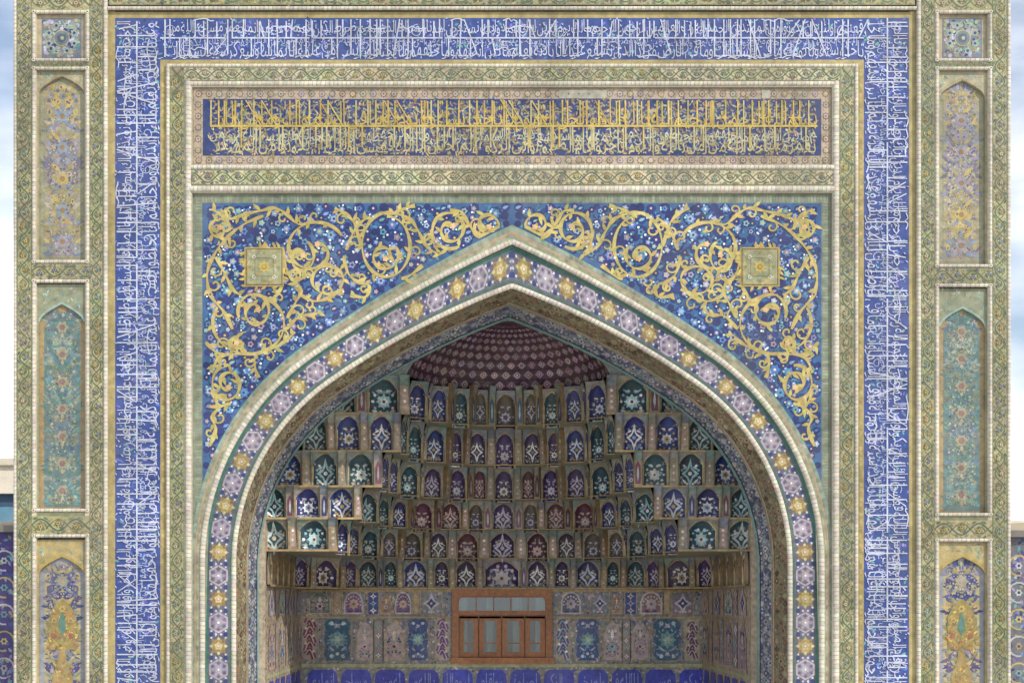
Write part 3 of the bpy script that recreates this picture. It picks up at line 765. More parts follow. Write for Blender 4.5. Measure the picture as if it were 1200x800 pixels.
    for q_, w_, c_ in ((.262, .016, (.14, .11, .06)), (.235, .012, (.40, .34, .16)), (.135, .010, (.2, .17, .09))): ribbon(m, [(-q_, -q_), (q_, -q_), (q_, q_), (-q_, q_), (-q_, -q_)], w_, c_, 2.8 * T)
    flower(m, 0, 0, .10, (.44, .34, .10), BROWN, 3 * T, 8); disc(m, 0, 0, .03, YELLOW, 6 * T, 6)
    for k in range(8): t = k * pi / 4; flower(m, .19 * cos(t) * 1.1, .19 * sin(t) * 1.1, .035, CREAM if k % 2 else OCHRE, OLIVE, 3 * T, 5)
    m.build('medallion', M_TILE, p)
spandrel(-1); spandrel(1)

# ---- arch band between the two ropes, pale border above
class ArchMap:
    """(s along the half arch, t in pixels inward, layer) -> 3-D on plane y"""
    def __init__(s, o0, o1, y, sgn):
        s.o0, s.o1, s.y, s.sgn = o0, o1, y, sgn
        s.a, s.b = np.array(arch(o0)), np.array(arch(o1)); m = (s.a + s.b) / 2
        s.s = np.concatenate([[0], np.cumsum(np.hypot(*np.diff(m, axis=0).T))]); s.L = s.s[-1]
    def __call__(s, p):
        u = p[:, 0]; f = ((p[:, 1] - s.o0) / (s.o1 - s.o0))[:, None]
        A = np.stack([np.interp(u, s.s, s.a[:, k]) for k in (0, 1)], 1); B = np.stack([np.interp(u, s.s, s.b[:, k]) for k in (0, 1)], 1)
        q = A * (1 - f) + B * f
        return np.stack([q[:, 0] * (1 if s.sgn < 0 else -1), s.y - p[:, 2], q[:, 1]], 1)
def arch_strip(b, o0, o1, y0, y1, col):
    A, B = full(o0), full(o1)
    b.grid([[(x, y0, z) for x, z in A], [(x, y1, z) for x, z in B]], col)
def arch_band():
    b = MB(); yb = .10
    arch_strip(b, -14, -9, YS - .007, YS - .007, (.22, .28, .21)); arch_strip(b, -9, -7, YS - .009, YS - .009, (.36, .25, .17)); arch_strip(b, -7, -2, YS - .007, YS - .007, (.27, .30, .20))
    arch_strip(b, 3.5, 6, YS, yb, (.05, .14, .12)); arch_strip(b, 5.8, 34, yb, yb, (.125, .13, .15))
    arch_strip(b, 30.5, 33, yb - .004, yb - .004, (.065, .12, .105)); arch_strip(b, 5.8, 7.5, yb - .004, yb - .004, (.065, .12, .105))
    r = random.Random(9)
    for sgn in (-1, 1):
        mq = ArchMap(-14, -2, YS - .0095, sgn); b.flush(); b.use(mq)
        for i in range(int(mq.L / .075)):
            u = i * .075
            if r.random() < .8: b.rect(u + .008, -13.4, u + .064, -9.6, jit((.20, .26, .20), .3), 0)
            b.rect(u + .008, -6.4, u + .064, -4.4, jit((.27, .26, .17), .3), 0)
        b.flush(); b.map = None; b.start = len(b.v)
    for sgn in (-1, 1):
        mp_ = ArchMap(7, 30, yb - .002, sgn); b.flush(); b.use(mp_); Ln = mp_.L; n = int(Ln / .338)
        k80 = 80.0
        def P(f): return f
        class Sub:                                  # lets the pattern helpers work in metres across the band
            pass
        bb = MB()
        for i in range(n):
            u = Ln - (i + .55) * Ln / n; yel = i % 2 == 0
            if yel:
                disc(bb, u, 0, .165, (.10, .10, .14), T * .6, 8, 1, 1, pi / 8)
                flower(bb, u, 0, .15, jit((.30, .235, .08), .15), (.36, .28, .1), T, 8)
                for q in range(8): disc(bb, u + .105 * cos(q * pi / 4), .105 * sin(q * pi / 4), .024, jit((.22, .13, .06) if q % 2 else (.46, .40, .24), .2), 2.2 * T, 5)
                flower(bb, u, 0, .07, jit((.46, .38, .2), .15), (.28, .13, .08), 3 * T, 5); disc(bb, u, 0, .02, CREAM, 5 * T, 6)
            else:
                disc(bb, u, 0, .165, (.13, .11, .17), T * .6, 8, 1, 1, pi / 8); H = [(u + .145 * cos(q * pi / 3), .145 * sin(q * pi / 3)) for q in range(7)]
                disc(bb, u, 0, .145, jit((.20, .185, .24), .15), T, 6); ribbon(bb, H, .028, jit((.34, .32, .36), .12), 2 * T)
                for q in range(6): leaf(bb, u, 0, .13, .055, q * pi / 3 + pi / 6, jit((.29, .26, .32), .2), 2.4 * T); disc(bb, u + .10 * cos(q * pi / 3), .10 * sin(q * pi / 3), .02, jit((.14, .08, .16), .2), 2.6 * T, 5)
                flower(bb, u, 0, .06, jit((.36, .32, .37), .15), (.2, .09, .14), 3.4 * T, 6); disc(bb, u, 0, .018, WHITE, 5 * T, 6)
            for q in (-.105, .105):
                disc(bb, u + Ln / n / 2, q, .035, NAVY, T, 6); disc(bb, u + Ln / n / 2 + .05, q, .018, (.5, .5, .55), T, 5); disc(bb, u + Ln / n / 2 - .05, q, .018, (.5, .5, .55), T, 5); leaf(bb, u + Ln / n / 2 - .04, q * .4, .08, .03, 0 if q > 0 else .4, jit(r.choice((TEAL, PURPLE, GREY)), .2), T)
                disc(bb, u + Ln / n / 2, q * .35, .02, jit(LILAC, .2), 2 * T, 5)
        off = len(b.v)
        b.v.extend([(x, 18.5 - y * 80, w) for x, y, w in bb.v]); b.f.extend([tuple(i + off for i in f) for f in bb.f]); b.c.extend(bb.c); b.flush(); b.map = None; b.start = len(b.v)
    ab = b.build('arch_band', M_TILE, portal)
    rb = MB(); rope(rb, full(0), .043, YS + .005, pitch=.062, squash=.9); rope(rb, full(36.3), .040, yb + .01, pitch=.062, squash=.9)
    rb.build('rope_moulding', M_ROPE, ab, smooth=True)
arch_band()

# ---- the two soffits under the arch
def soffit(name, y0, y1, base, dots, seed, edge):
    b = MB(); A = full(39.5)
    b.grid([[(x, y0, z) for x, z in A], [(x, y1, z) for x, z in A]], base)
    r = random.Random(seed)
    a = np.array(A); s = np.concatenate([[0], np.cumsum(np.hypot(*np.diff(a, axis=0).T))])
    nx = np.gradient(a[:, 1]); nz = -np.gradient(a[:, 0]); d = np.hypot(nx, nz); nx, nz = nx / d, nz / d
    def m(p):
        X = np.interp(p[:, 0], s, a[:, 0]); Z = np.interp(p[:, 0], s, a[:, 1]); NX = np.interp(p[:, 0], s, nx); NZ = np.interp(p[:, 0], s, nz)
        return np.stack([X + NX * (p[:, 2] + .002), y0 + p[:, 1], Z + NZ * (p[:, 2] + .002)], 1)
    b.flush(); b.use(m); D = y1 - y0; Lt = s[-1]
    n = int(Lt / .115)
    for i in range(n):
        for j in range(3):
            u, v = (i + .5 * (j % 2) + .25) * Lt / n, D * (j + .5) / 3.6
            star(b, u, v, .052, .04, 4, jit(dots[(i // 2 + j) % len(dots)], .25), T, 0, 1, D * 2.9); disc(b, u, v, .022, jit(dots[(i + j + 1) % len(dots)], .3), 2 * T, 6, 1, D * 3.2)
            disc(b, u + .055, v + D / 7.2, .02, jit(r.choice(dots), .35), T, 6, 1, D * 4)
    for v, w, c in edge: b.rect(0, 0, 0, 0, c, 0) if False else [b.rect(Lt * i / 80, v, Lt * (i + 1) / 80, v + w, c, 3 * T) for i in range(80)]
    b.flush(); b.map = None
    return b.build(name, M_DEEP, portal)
soffit('arch_soffit', .10, 1.08, (.29, .245, .17), ((.38, .31, .19), (.13, .09, .05), (.30, .29, .16), (.28, .16, .10), (.19, .20, .12)), 1, ((.84, .12, (.50, .42, .30)),))
sb = soffit('arch_soffit', 1.085, 2.2, (.24, .26, .31), ((.46, .48, .54), (.07, .09, .24), (.26, .36, .38), (.54, .52, .54), (.10, .12, .2)), 2, ((0.0, .06, (.46, .38, .28)), (.92, .19, (.24, .42, .40)), (.84, .05, NAVY)))

# ------------------------------------------------------------------ stalactite vault
YF = 2.2
TIERS = [  # z0, z1, apse half width, apse back y, front plane y, superellipse power, wides in the apse, wing reach
    ('A', 10.12, 10.72, 1.60, 3.80, 2.24, 2.0, 9, 3.0, 2),
    ('B', 9.51, 10.12, 1.74, 4.50, 2.27, 2.4, 11, 3.35, 3),
    ('C', 8.94, 9.51, 2.05, 5.10, 2.30, 2.6, 13, 3.80, 3),
    ('D', 8.42, 8.94, 2.38, 5.70, 2.33, 3.2, 13, 4.05, 3),
    ('E', 7.90, 8.42, 2.78, 6.30, 2.36, 4.0, 15, 4.10, 2),
    ('F', 7.33, 7.90, 3.93, 6.84, 2.30, 14., 19, 0, 0)]
def tier_plan(t):
    _, z0, z1, a, yb, yf, p, k, xw, nw = t
    n = 240; P = []
    for i in range(n + 1):
        th = pi * i / n; c, s = cos(th), sin(th)
        P.append((-a * abs(c) ** (2 / p) * (1 if c > 0 else -1), yf + (yb - yf) * abs(s) ** (2 / p)))
    return P
def cells_of(t):
    """folded plan: wide niches half turned towards the court, joined by narrow slanting faces"""
    name, z0, z1, a, yb, yf, p, k, xw, nw = t
    if name == 'F':
        c = []; xs = 3.93; ch = 1.1
        runs = [((-xs, yf), (-xs, yb - ch), 5), ((-xs, yb - ch), (-xs + ch, yb), 3), ((-xs + ch, yb), (xs - ch, yb), 11), ((xs - ch, yb), (xs, yb - ch), 3), ((xs, yb - ch), (xs, yf), 5)]
        for A, B, n in runs:
            A, B = np.array(A), np.array(B); Lr = np.hypot(*(B - A)); cur = 0
            wt = [1.0, .7, 1.25, .8, 1.1, 1.9, 1.1, .8, 1.25, .7, 1.0] if n == 11 else [.7, 1.2, .7] if n == 3 else [1.0] * n
            unit = Lr / (sum(wt) + (n - 1) * .27)
            for i in range(n):
                for kind, w in (('wide', unit * wt[i]), ('narrow', unit * .27)):
                    if kind == 'narrow' and i == n - 1: continue
                    c.append((kind, tuple(A + (B - A) * cur / Lr), tuple(A + (B - A) * (cur + w) / Lr), i if n > 7 else 60 + i if n == 5 else 66 + (i % 2))); cur += w
        return c
    P = np.array(tier_plan(t)); s = np.concatenate([[0], np.cumsum(np.hypot(*np.diff(P, axis=0).T))])
    f = .62 * (P[:, 0] + a) / (2 * a) + .38 * s / s[-1]
    def at(q): return np.array([np.interp(q, f, P[:, m]) for m in (0, 1)])
    ends = [np.array((-a, yf))]; c = []
    quads = []
    wr = random.Random(ord(name)); half = [wr.choice((.72, .85, 1.0, 1.25)) for _ in range(k // 2)]; wt = half + [wr.choice((1.0, 1.45))] + half[::-1]
    cum = [sum(wt[:i]) / sum(wt) for i in range(k + 1)]
    for i in range(k):
        q0, q1 = at(cum[i]), at(cum[i + 1]); m = at((cum[i] + cum[i + 1]) / 2); d = q1 - q0; tau = atan2(d[1], d[0])
        al = tau * .42; U = np.array((cos(al), sin(al))); w = min(np.hypot(*d), .9 * abs(q1[0] - q0[0]) + .22 * abs(d[1])) * .80
        quads.append((m - U * w / 2, m + U * w / 2))
    cur = np.array((-a, yf))
    for i, (A, B) in enumerate(quads):
        l = np.hypot(*(A - cur))
        if l > .015: c.append(('narrow' if l < .34 else 'wide', tuple(cur), tuple(A), 20 + i if i <= k // 2 else 20 + k - i))
        c.append(('wide', tuple(A), tuple(B), i)); cur = B
    c.append(('narrow' if np.hypot(cur[0] - a, cur[1] - yf) < .34 else 'wide', tuple(cur), (a, yf), 20))
    if nw:
        wl = (xw - a) / (nw + nw * .30)
        for sg in (-1, 1):
            cur = a; side = []
            for i in range(nw):
                for kind, w in (('narrow', wl * .30), ('wide', wl)):
                    A, B = (sg * cur, yf), (sg * (cur + w), yf)
                    if sg < 0: A, B = B, A
                    side.append((kind, A, B, 50 + i)); cur += w
            c = side[::-1] + c if sg < 0 else c + side
    return c
def outline(t, n=400):
    c = cells_of(t); Q = [(-4.2, t[5])] + [q for x in c for q in (x[1], x[2])] + [(4.2, t[5])]
    Q = np.array(Q); s = np.concatenate([[0], np.cumsum(np.hypot(*np.diff(Q, axis=0).T) + 1e-6)])
    mid = s[-1] / 2; u = np.linspace(0, s[-1], n)
    return [(float(np.interp(v, s, Q[:, 0])), float(np.interp(v, s, Q[:, 1]))) for v in u]
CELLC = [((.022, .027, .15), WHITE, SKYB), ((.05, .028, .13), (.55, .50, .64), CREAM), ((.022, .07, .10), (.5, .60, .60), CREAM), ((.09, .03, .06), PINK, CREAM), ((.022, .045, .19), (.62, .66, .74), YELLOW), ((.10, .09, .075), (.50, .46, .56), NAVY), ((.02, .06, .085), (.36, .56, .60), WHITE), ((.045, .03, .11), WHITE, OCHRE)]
def inlay(b, w, h, a_fun, kind, var, r):
    """picture on a niche's back wall; local x -w/2..w/2, z 0..h"""
    base, c1, c2 = CELLC[var % len(CELLC)]
    for k in range(int(16)):                       # ground of tiny leaves, mirrored
        x, zz = r.uniform(.04, .40) * w, r.uniform(.04, .72) * h; cc = jit(r.choice((c1, c2, (.14, .18, .34), (.2, .1, .2))), .35); an = r.uniform(0, 6.3)
        for s in (-1, 1): leaf(b, s * x, zz, w * .17, w * .07, an if s > 0 else pi - an, tuple(q * .55 for q in cc), 1.2 * T)
    if kind == 'star':
        cz = h * .40
        star(b, 0, cz, w * .50, w * .22, 4, c1, 2 * T, pi / 2, .72, 1.25); star(b, 0, cz, w * .27, w * .15, 4, base, 3 * T, pi / 2, .8, 1.1); disc(b, 0, cz, w * .09, c2, 4 * T, 6)
        for s in (-1, 1):
            for q, zz in ((.32, .10), (.36, .28), (.34, .5), (.24, .64), (.12, .08)):
                disc(b, s * q * w, zz * h, w * .055, jit(c1 if q > .3 else c2, .15), 2 * T, 5); 
            leaf(b, s * w * .14, h * .08, w * .28, w * .12, .8 if s > 0 else pi - .8, jit(c2, .2), 2 * T); leaf(b, s * w * .1, h * .62, w * .26, w * .1, -.5 if s > 0 else pi + .5, jit(c1, .2), 2 * T)
    else:
        cz = h * .36
        flower(b, 0, cz, w * .27, jit(c1, .15), base, 2 * T, 8); flower(b, 0, cz, w * .15, jit(c2, .15), MAROON, 4 * T, 5)
        for k in range(10):
            t = k * pi / 5; disc(b, .37 * w * cos(t), cz + .37 * w * sin(t) * (1 if h < 1.3 * w else 1.15), w * .055, jit(c2 if k % 2 else c1, .2), 2 * T, 5)
        for s in (-1, 1): leaf(b, s * w * .05, h * .64, w * .24, w * .1, .2 if s > 0 else pi - .2, jit(c1, .2), 2 * T); leaf(b, s * .2 * w, h * .06, w * .22, w * .1, .2 if s > 0 else pi - .2, c2, 2 * T)
        b.rect(-w * .36, h * .015, w * .36, h * .055, jit(c1, .2), 2 * T)
def cell_geo(b, A, B, z0, z1, kind, r, var, style, over, bulge):
    A, B = np.array(A), np.array(B); d = B - A; w = float(np.hypot(*d)); U = d / w; N = np.array((U[1], -U[0]))      # N looks into the room
    h = z1 - z0; led = .035
    def pt(u, v, off): q = A + U * u + N * off; return (q[0], q[1], z0 + v)
    sp = jit(r.choice(((.22, .24, .22), (.17, .23, .22), (.25, .24, .20), (.17, .20, .23))), .2); fr = jit(r.choice(((.27, .245, .19), (.31, .25, .155), (.25, .245, .215))), .18)
    nu = 14
    if kind == 'narrow':
        pr = .045
        b.grid([[pt(0, 0, pr), pt(w, 0, pr)], [pt(0, h * .72, pr), pt(w, h * .72, pr)], [pt(0, h * .9, pr + over * .4), pt(w, h * .9, pr + over * .4)], [pt(0, h, pr + over), pt(w, h, pr + over)]], lambda i, j: (jit(fr, .1) if i == 0 else sp))
        b.face([pt(0, 0, 0), pt(0, 0, pr), pt(0, h, pr + over), pt(0, h, 0)], BROWN); b.face([pt(w, 0, 0), pt(w, 0, pr), pt(w, h, pr + over), pt(w, h, 0)], BROWN); b.face([pt(0, 0, 0), pt(w, 0, 0), pt(w, 0, pr), pt(0, 0, pr)], BROWN)
        b.flush(); b.use(plane_map((*(A + U * w / 2 + N * (pr + .002)), z0), (*U, 0), (0, 0, 1), (*N, 0)))
        q = var % 3
        if q == 0:
            b.rect(-w * .3, h * .08, w * .3, h * .68, jit((.36, .26, .22), .2), 0)
            for k in range(4): disc(b, 0, h * (.15 + .15 * k), w * .15, jit(WHITE if k % 2 else PINK, .1), T, 6)
        elif q == 1:
            b.poly([(-w * .33, h * .05), (w * .33, h * .05), (w * .33, h * .55), (0, h * .72), (-w * .33, h * .55)], jit(random.Random(var).choice((NAVY, MAROON, (.05, .12, .2), PURPLE)), .2), 0); leaf(b, 0, h * .12, h * .45, w * .3, pi / 2, jit((.38, .44, .42), .2), T)
        else:
            b.rect(-w * .3, h * .06, w * .3, h * .7, jit((.30, .24, .17), .15), 0)
            for k in range(3): star(b, 0, h * (.16 + .2 * k), w * .24, w * .1, 4, jit((.55, .5, .45), .1), T)
        b.flush(); b.map = None; b.start = len(b.v); return
    rec = -.085
    def a(u):
        x = abs(2 * u / w - 1) / .88
        return h * (.60 + .34 * max(0, 1 - x ** 2.1)) if x < 1 else 0.0
    m = w * .05
    us = [m + (w - 2 * m) * i / nu for i in range(nu + 1)]
    def cove(v, va): t = max(0, (v - va) / max(h - va, 1e-4)); return over * t ** 1.6
    # piers at both sides of the niche
    va = h * .60
    for u0, u1 in ((0, m), (w - m, w)):
        b.grid([[pt(u0, 0, 0), pt(u1, 0, 0)]] + [[pt(u0, va + (h - va) * k / 4, cove(va + (h - va) * k / 4, va)), pt(u1, va + (h - va) * k / 4, cove(va + (h - va) * k / 4, va))] for k in range(5)], lambda i, j: fr if i == 0 else sp)
    # face above the niche arch, leaning out
    rows = []
    for k in range(6):
        rows.append([pt(u, a(u) * 1.0 + (h - a(u)) * k / 5 if 0 else max(a(u), va) + (h - max(a(u), va)) * k / 5, cove(max(a(u), va) + (h - max(a(u), va)) * k / 5, va)) for u in us])
    b.grid(rows, lambda i, j: fr if i == 0 else sp)
    # reveal of the niche and its back
    D = min(.13, .34 * w)
    def hollow(u, v):                              # scallop: deepest in the middle, closing towards jambs and arch
        x = np.clip(np.abs(2 * (u - m) / (w - 2 * m) - 1), 0, 1); av = np.maximum(h * (.60 + .34 * np.maximum(0, 1 - (x * (w - 2 * m) / w / .88) ** 2.1)), va)
        return D * (1 - x ** 5.0) * (1 - np.clip(v / av, 0, 1) ** 6.0)
    rv = [pt(u, max(a(u), va), cove(max(a(u), va), va)) for u in us]; rk = [pt(u, max(a(u), va), 0) for u in us]
    b.grid([rv, rk], fr)
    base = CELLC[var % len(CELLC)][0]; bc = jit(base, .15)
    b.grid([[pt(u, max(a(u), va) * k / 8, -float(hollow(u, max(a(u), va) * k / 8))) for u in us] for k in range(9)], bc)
    b.grid([[pt(u, .002, 0) for u in us], [pt(u, .002, -float(hollow(u, 0))) for u in us]], fr)
    A3 = np.array((*A, z0)); U3 = np.array((*U, 0)); N3 = np.array((*N, 0)); Z3 = np.array((0, 0, 1.0))
    b.flush(); b.use(lambda p: A3 + (p[:, :1] + w / 2) * U3 + p[:, 1:2] * Z3 + (p[:, 2:3] + .0015 - hollow(p[:, :1] + w / 2, p[:, 1:2])) * N3)
    ribbon(b, [(u - w / 2, max(a(u), va) - .012) for u in us], .018, jit((.50, .40, .22), .15), T)
    for s in (-1, 1): b.rect(s * (w / 2 - m - .016), 0, s * (w / 2 - m), va, jit((.50, .40, .22), .1), T)
    b.fan = True; inlay(b, w - 2 * m, h * .92, None, style, var, r); b.fan = False; b.flush(); b.map = None; b.start = len(b.v)
r = random.Random(77)
prev = None
for ti, t in enumerate(TIERS):
    name, z0, z1, a, yb, yf, p, k, xw, nw = t
    tm = MB(); wides = []
    cl = cells_of(t)
    over = .065
    for (kind, A, B, idx) in cl:
        if name == 'F': over = .03 if abs(A[0] - B[0]) < .1 else .065
        sym = (min(idx, k - 1 - idx) if idx < 20 else idx) if name != 'F' else min(idx, 10 - idx) if idx < 20 else idx
        var = (sym * 3 + ti * 2 + (sym * sym) % 5)
        lift = .07 if idx < 50 and name != 'F' else 0.0      # feet and heads of the folded cells interlock with the tiers above and below
        drop = .065 if idx < 20 and sym % 2 == ti % 2 and name != 'F' else 0.0
        if kind == 'narrow': cell_geo(tm, A, B, z0, z1 + lift * (1.0 if name == 'A' else .4), 'narrow', r, var, '', over, 0)
        else: wides.append((A, B, var, 'star' if (sym + ti) % 2 else 'rose', over, drop))
    # sill strip under the tier and the ceiling between this tier and the next one up
    for (kind, A, B, idx) in cl:
        pr_, dp_ = (.012, .014) if idx < 50 and name != 'F' else (.05, .028)    # bold sills only under the straight runs
        A_, B_ = np.array(A), np.array(B); U = (B_ - A_) / np.hypot(*(B_ - A_)); N = np.array((U[1], -U[0])); q0, q1 = A_ + N * pr_, B_ + N * pr_
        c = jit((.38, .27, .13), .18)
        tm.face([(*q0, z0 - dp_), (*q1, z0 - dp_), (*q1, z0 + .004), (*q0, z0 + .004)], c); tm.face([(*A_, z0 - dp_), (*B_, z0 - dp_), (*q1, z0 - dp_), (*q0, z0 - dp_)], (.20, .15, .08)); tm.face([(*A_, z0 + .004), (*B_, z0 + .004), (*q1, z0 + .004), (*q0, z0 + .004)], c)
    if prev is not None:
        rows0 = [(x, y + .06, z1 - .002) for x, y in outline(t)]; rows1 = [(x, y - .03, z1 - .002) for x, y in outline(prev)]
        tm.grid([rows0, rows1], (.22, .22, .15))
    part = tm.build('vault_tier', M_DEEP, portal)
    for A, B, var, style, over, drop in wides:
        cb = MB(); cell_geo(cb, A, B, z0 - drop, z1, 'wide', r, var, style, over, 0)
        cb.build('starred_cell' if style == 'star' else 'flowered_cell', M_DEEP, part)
    prev = t

# half dome
def half_dome():
    b = MB(); R = 1.66; zr = 10.72; za = 11.60; yc = 2.22; rings = 10; n = 24
    def prof(t): return R * (1 - t) ** .0 * cos(t * pi / 2) ** .95 * (1 - .12 * sin(t * pi)), zr + (za - zr) * sin(t * pi / 2) ** .92
    prs = [prof(min(1 - (1 - i / rings) ** 1.15, .985)) for i in range(rings + 1)]
    for i in range(rings):                         # stepped courses, each a little further in
        r0, z0 = prs[i]; r1, z1 = prs[i + 1]; rm = r0 * .3 + r1 * .7
        m = [[(-q * cos(pi * j / n), yc + q * sin(pi * j / n), z) for j in range(n + 1)] for q, z in ((r0, z0), (rm, z1 - .004), (r1, z1))]
        b.grid(m, lambda a_, j: jit((.05, .02, .04), .2) if a_ else jit((.06, .025, .05) if (j + i) % 2 else (.08, .04, .06), .2))
        off = 0 if i % 2 else .5
        for j in range(n + (1 if i % 2 else 0)):
            th = pi * (j + off) / n; rr, z = (r0 + rm) / 2 - .006, (z0 + z1) / 2; dw = pi * rr / n * .40; dh = (z1 - z0) * .44
            if dw < .012: continue
            def at(x, y, k): return (-(rr - k + y * (rm - r0) / (z1 - z0)) * cos(th + x / rr), yc + (rr - k + y * (rm - r0) / (z1 - z0)) * sin(th + x / rr), z + y)
            b.face([at(dw * 1.18, 0, .003), at(0, dh * 1.1, .003), at(-dw * 1.18, 0, .003), at(0, -dh * 1.1, .003)], jit((.20, .13, .18), .35))
            for q, k, cl_ in ((.74, .006, jit(r.choice(((.40, .28, .34), (.36, .30, .38), (.42, .34, .32), (.33, .22, .28))), .35)), (.44, .009, jit((.05, .02, .06), .2)), (.26, .012, jit(r.choice((CREAM, PINK, (.5, .42, .46), OCHRE)), .25))):
                b.face([at(q * dw * cos(x * pi / 4), q * dh * sin(x * pi / 4) * (1 if x % 2 == 0 else .85), k) for x in range(8)], cl_)
    # wall around the dome's mouth
    front = [(-prof(i / 20)[0], prof(i / 20)[1]) for i in range(21)]; front[-1] = (0, za)
    front = front + [(-x, z) for x, z in front[-2::-1]]
    b.grid([[(x, yc - .002, z) for x, z in front], [(x * 2.0 , yc - .002, z + .45 if abs(x) < 1.2 else z + .3 ) for x, z in front]], (.24, .26, .26))
    b.box(-4.2, -R - .0, yc, yc + .1, zr, zr + .9, (.24, .26, .26)); b.box(R, 4.2, yc, yc + .1, zr, zr + .9, (.24, .26, .26))
    P = [(x, y + .05, zr) for x, y in outline(TIERS[0], 241)]
    b.grid([P, [(-R * cos(pi * i / 240), yc + R * sin(pi * i / 240), zr) for i in range(241)]], (.24, .24, .18))
    b.build('half_dome', M_DEEP, portal)
half_dome()

# ------------------------------------------------------------------ walls under the vault
KB = 59.6; YBK = 6.84
def bx(p): return (p - 553) / KB - .59
def bz(p): return 7 + (708 - p) / KB
def rear_wall():
    b = MB(); wx0, wx1, wz0, wz1 = bx(530) + .04, bx(647) - .04, bz(775) + .04, bz(690) - .04
    base = (.215, .22, .225)
    for (x0, x1, z0, z1) in ((-3.96, wx0, 0, 7.36), (wx1, 3.96, 0, 7.36), (wx0, wx1, 0, wz0), (wx0, wx1, wz1, 7.36)): b.box(x0, x1, YBK, YBK + .3, z0, z1, base)
    b.box(-3.94, 3.94, YBK - .035, YBK, 7.255, 7.296, (.36, .28, .16))
    b.box(-3.94, 3.94, YBK - .02, YBK - .0005, bz(781), bz(777), (.36, .38, .22)); b.box(-3.94, 3.94, YBK - .02, YBK - .0005, bz(724), bz(721.5), (.36, .29, .18))
    b.flush(); b.use(facade(YBK - .003)); rr = random.Random(15)
    for k in range(3600):
        x, z = rr.uniform(-3.9, 3.9), rr.uniform(4.9, 7.3)
        if wx0 - .08 < x < wx1 + .08 and z > wz0 - .08: continue
        if rr.random() < .6: leaf(b, x, z, .11, .05, rr.uniform(0, 6.3), jit(rr.choice((GREY, (.36, .28, .3), TAN, LILAC, SAGE, (.16, .25, .30), (.12, .14, .32), (.10, .12, .30))), .2), 0)
        else: disc(b, x, z, .022, jit(rr.choice((CREAM, LILAC, NAVY, PINK)), .2), 0, 5)
    b.flush(); b.map = None
    w = b.build('rear_wall', M_DEEP, portal)
    def panel(x0, x1, y0, y1, style, colr, name='tile_panel', wall=None, par=None):
        q = MB(); X0, X1, Z0, Z1 = bx(x0), bx(x1), bz(y1), bz(y0); W_, H = X1 - X0, Z1 - Z0
        q.use(plane_map(((X0 + X1) / 2, YBK - .006, Z0), (1, 0, 0), (0, 0, 1), (0, -1, 0)) if wall is None else wall)
        g_ = .018; ribbon(q, [(-W_ / 2 - g_, -g_), (W_ / 2 + g_, -g_), (W_ / 2 + g_, H + g_), (-W_ / 2 - g_, H + g_), (-W_ / 2 - g_, -g_)], .014, jit((.36, .30, .22), .15), 0)
        tile_picture(q, W_, H, style, colr, rr); q.flush(); q.map = None
        q.build(name, M_DEEP, par or w)
    rows = [(354, 372, 725, 773, 'half', MAROON), (380, 411, 725, 773, 'oval', (.04, .12, .20)), (418, 437, 727, 773, 'arch', (.36, .31, .33)), (439, 448, 727, 773, 'strip', (.28, .24, .24)), (450, 474, 727, 773, 'arch', (.36, .30, .29)), (478, 502, 725, 773, 'oval', (.05, .09, .24)), (510, 527, 725, 773, 'half', PURPLE),
            (651, 668, 725, 773, 'half', PURPLE), (675, 702, 725, 773, 'oval', (.05, .09, .24)), (707, 728, 727, 773, 'arch', (.37, .31, .33)), (730, 738, 727, 773, 'strip', (.28, .24, .24)), (740, 760, 727, 773, 'arch', (.35, .30, .33)), (766, 798, 725, 773, 'oval', (.04, .12, .20)), (803, 819, 725, 773, 'half', MAROON),
            (362, 388, 693, 719, 'arch', (.12, .15, .13)), (391, 400, 693, 719, 'strip', TAN), (403, 426, 693, 719, 'rose', (.20, .10, .24)), (432, 443, 694, 719, 'strip', (.06, .07, .26)), (446, 459, 696, 719, 'arch', (.34, .2, .10)), (463, 482, 693, 719, 'rose', (.16, .08, .2)), (485, 491, 693, 719, 'strip', TAN), (494, 517, 693, 719, 'diamond', (.24, .24, .26)),
            (657, 681, 693, 719, 'rose', (.13, .13, .2)), (693, 713, 693, 719, 'diamond', (.22, .22, .27)), (717, 728, 696, 719, 'arch', (.34, .18, .12)), (733, 745, 694, 719, 'strip', (.05, .08, .28)), (750, 776, 693, 719, 'rose', (.26, .14, .16)), (778, 785, 693, 719, 'strip', TAN), (788, 812, 693, 719, 'diamond', (.22, .18, .25))]
    for q in rows: panel(*q)
    for i in range(12):
        c = 378 + i * 39.6 + 0; x0, x1 = bx(c - 18), bx(c + 18); z0, z1 = bz(812), bz(784)
        q = MB(); q.use(plane_map((0, YBK - .006, 0), (1, 0, 0), (0, 0, 1), (0, -1, 0))); e = .1; zm = (z0 + z1) / 2
        q.poly([(x0 + e, z0), (x1 - e, z0), (x1 - .02, z0 + .08), (x1, zm), (x1 - .02, z1 - .08), (x1 - e, z1), (x0 + e, z1), (x0 + .02, z1 - .08), (x0, zm), (x0 + .02, z0 + .08)], jit((.05, .065, .42), .12), T)
        q.flush(); q.use(plane_map((x0 + .07, YBK - .010, z0 + .04), (1, 0, 0), (0, 0, 1), (0, -1, 0)))
        write_row(q, VERSE2, x1 - x0 - .14, .12, .26, .7, (.26, .32, .62), 0, 1.6, z1 - z0 - .1, i * 9)
        q.flush(); q.map = None; q.build('cartouche', M_DEEP, w)
    return w, (wx0, wx1, wz0, wz1)
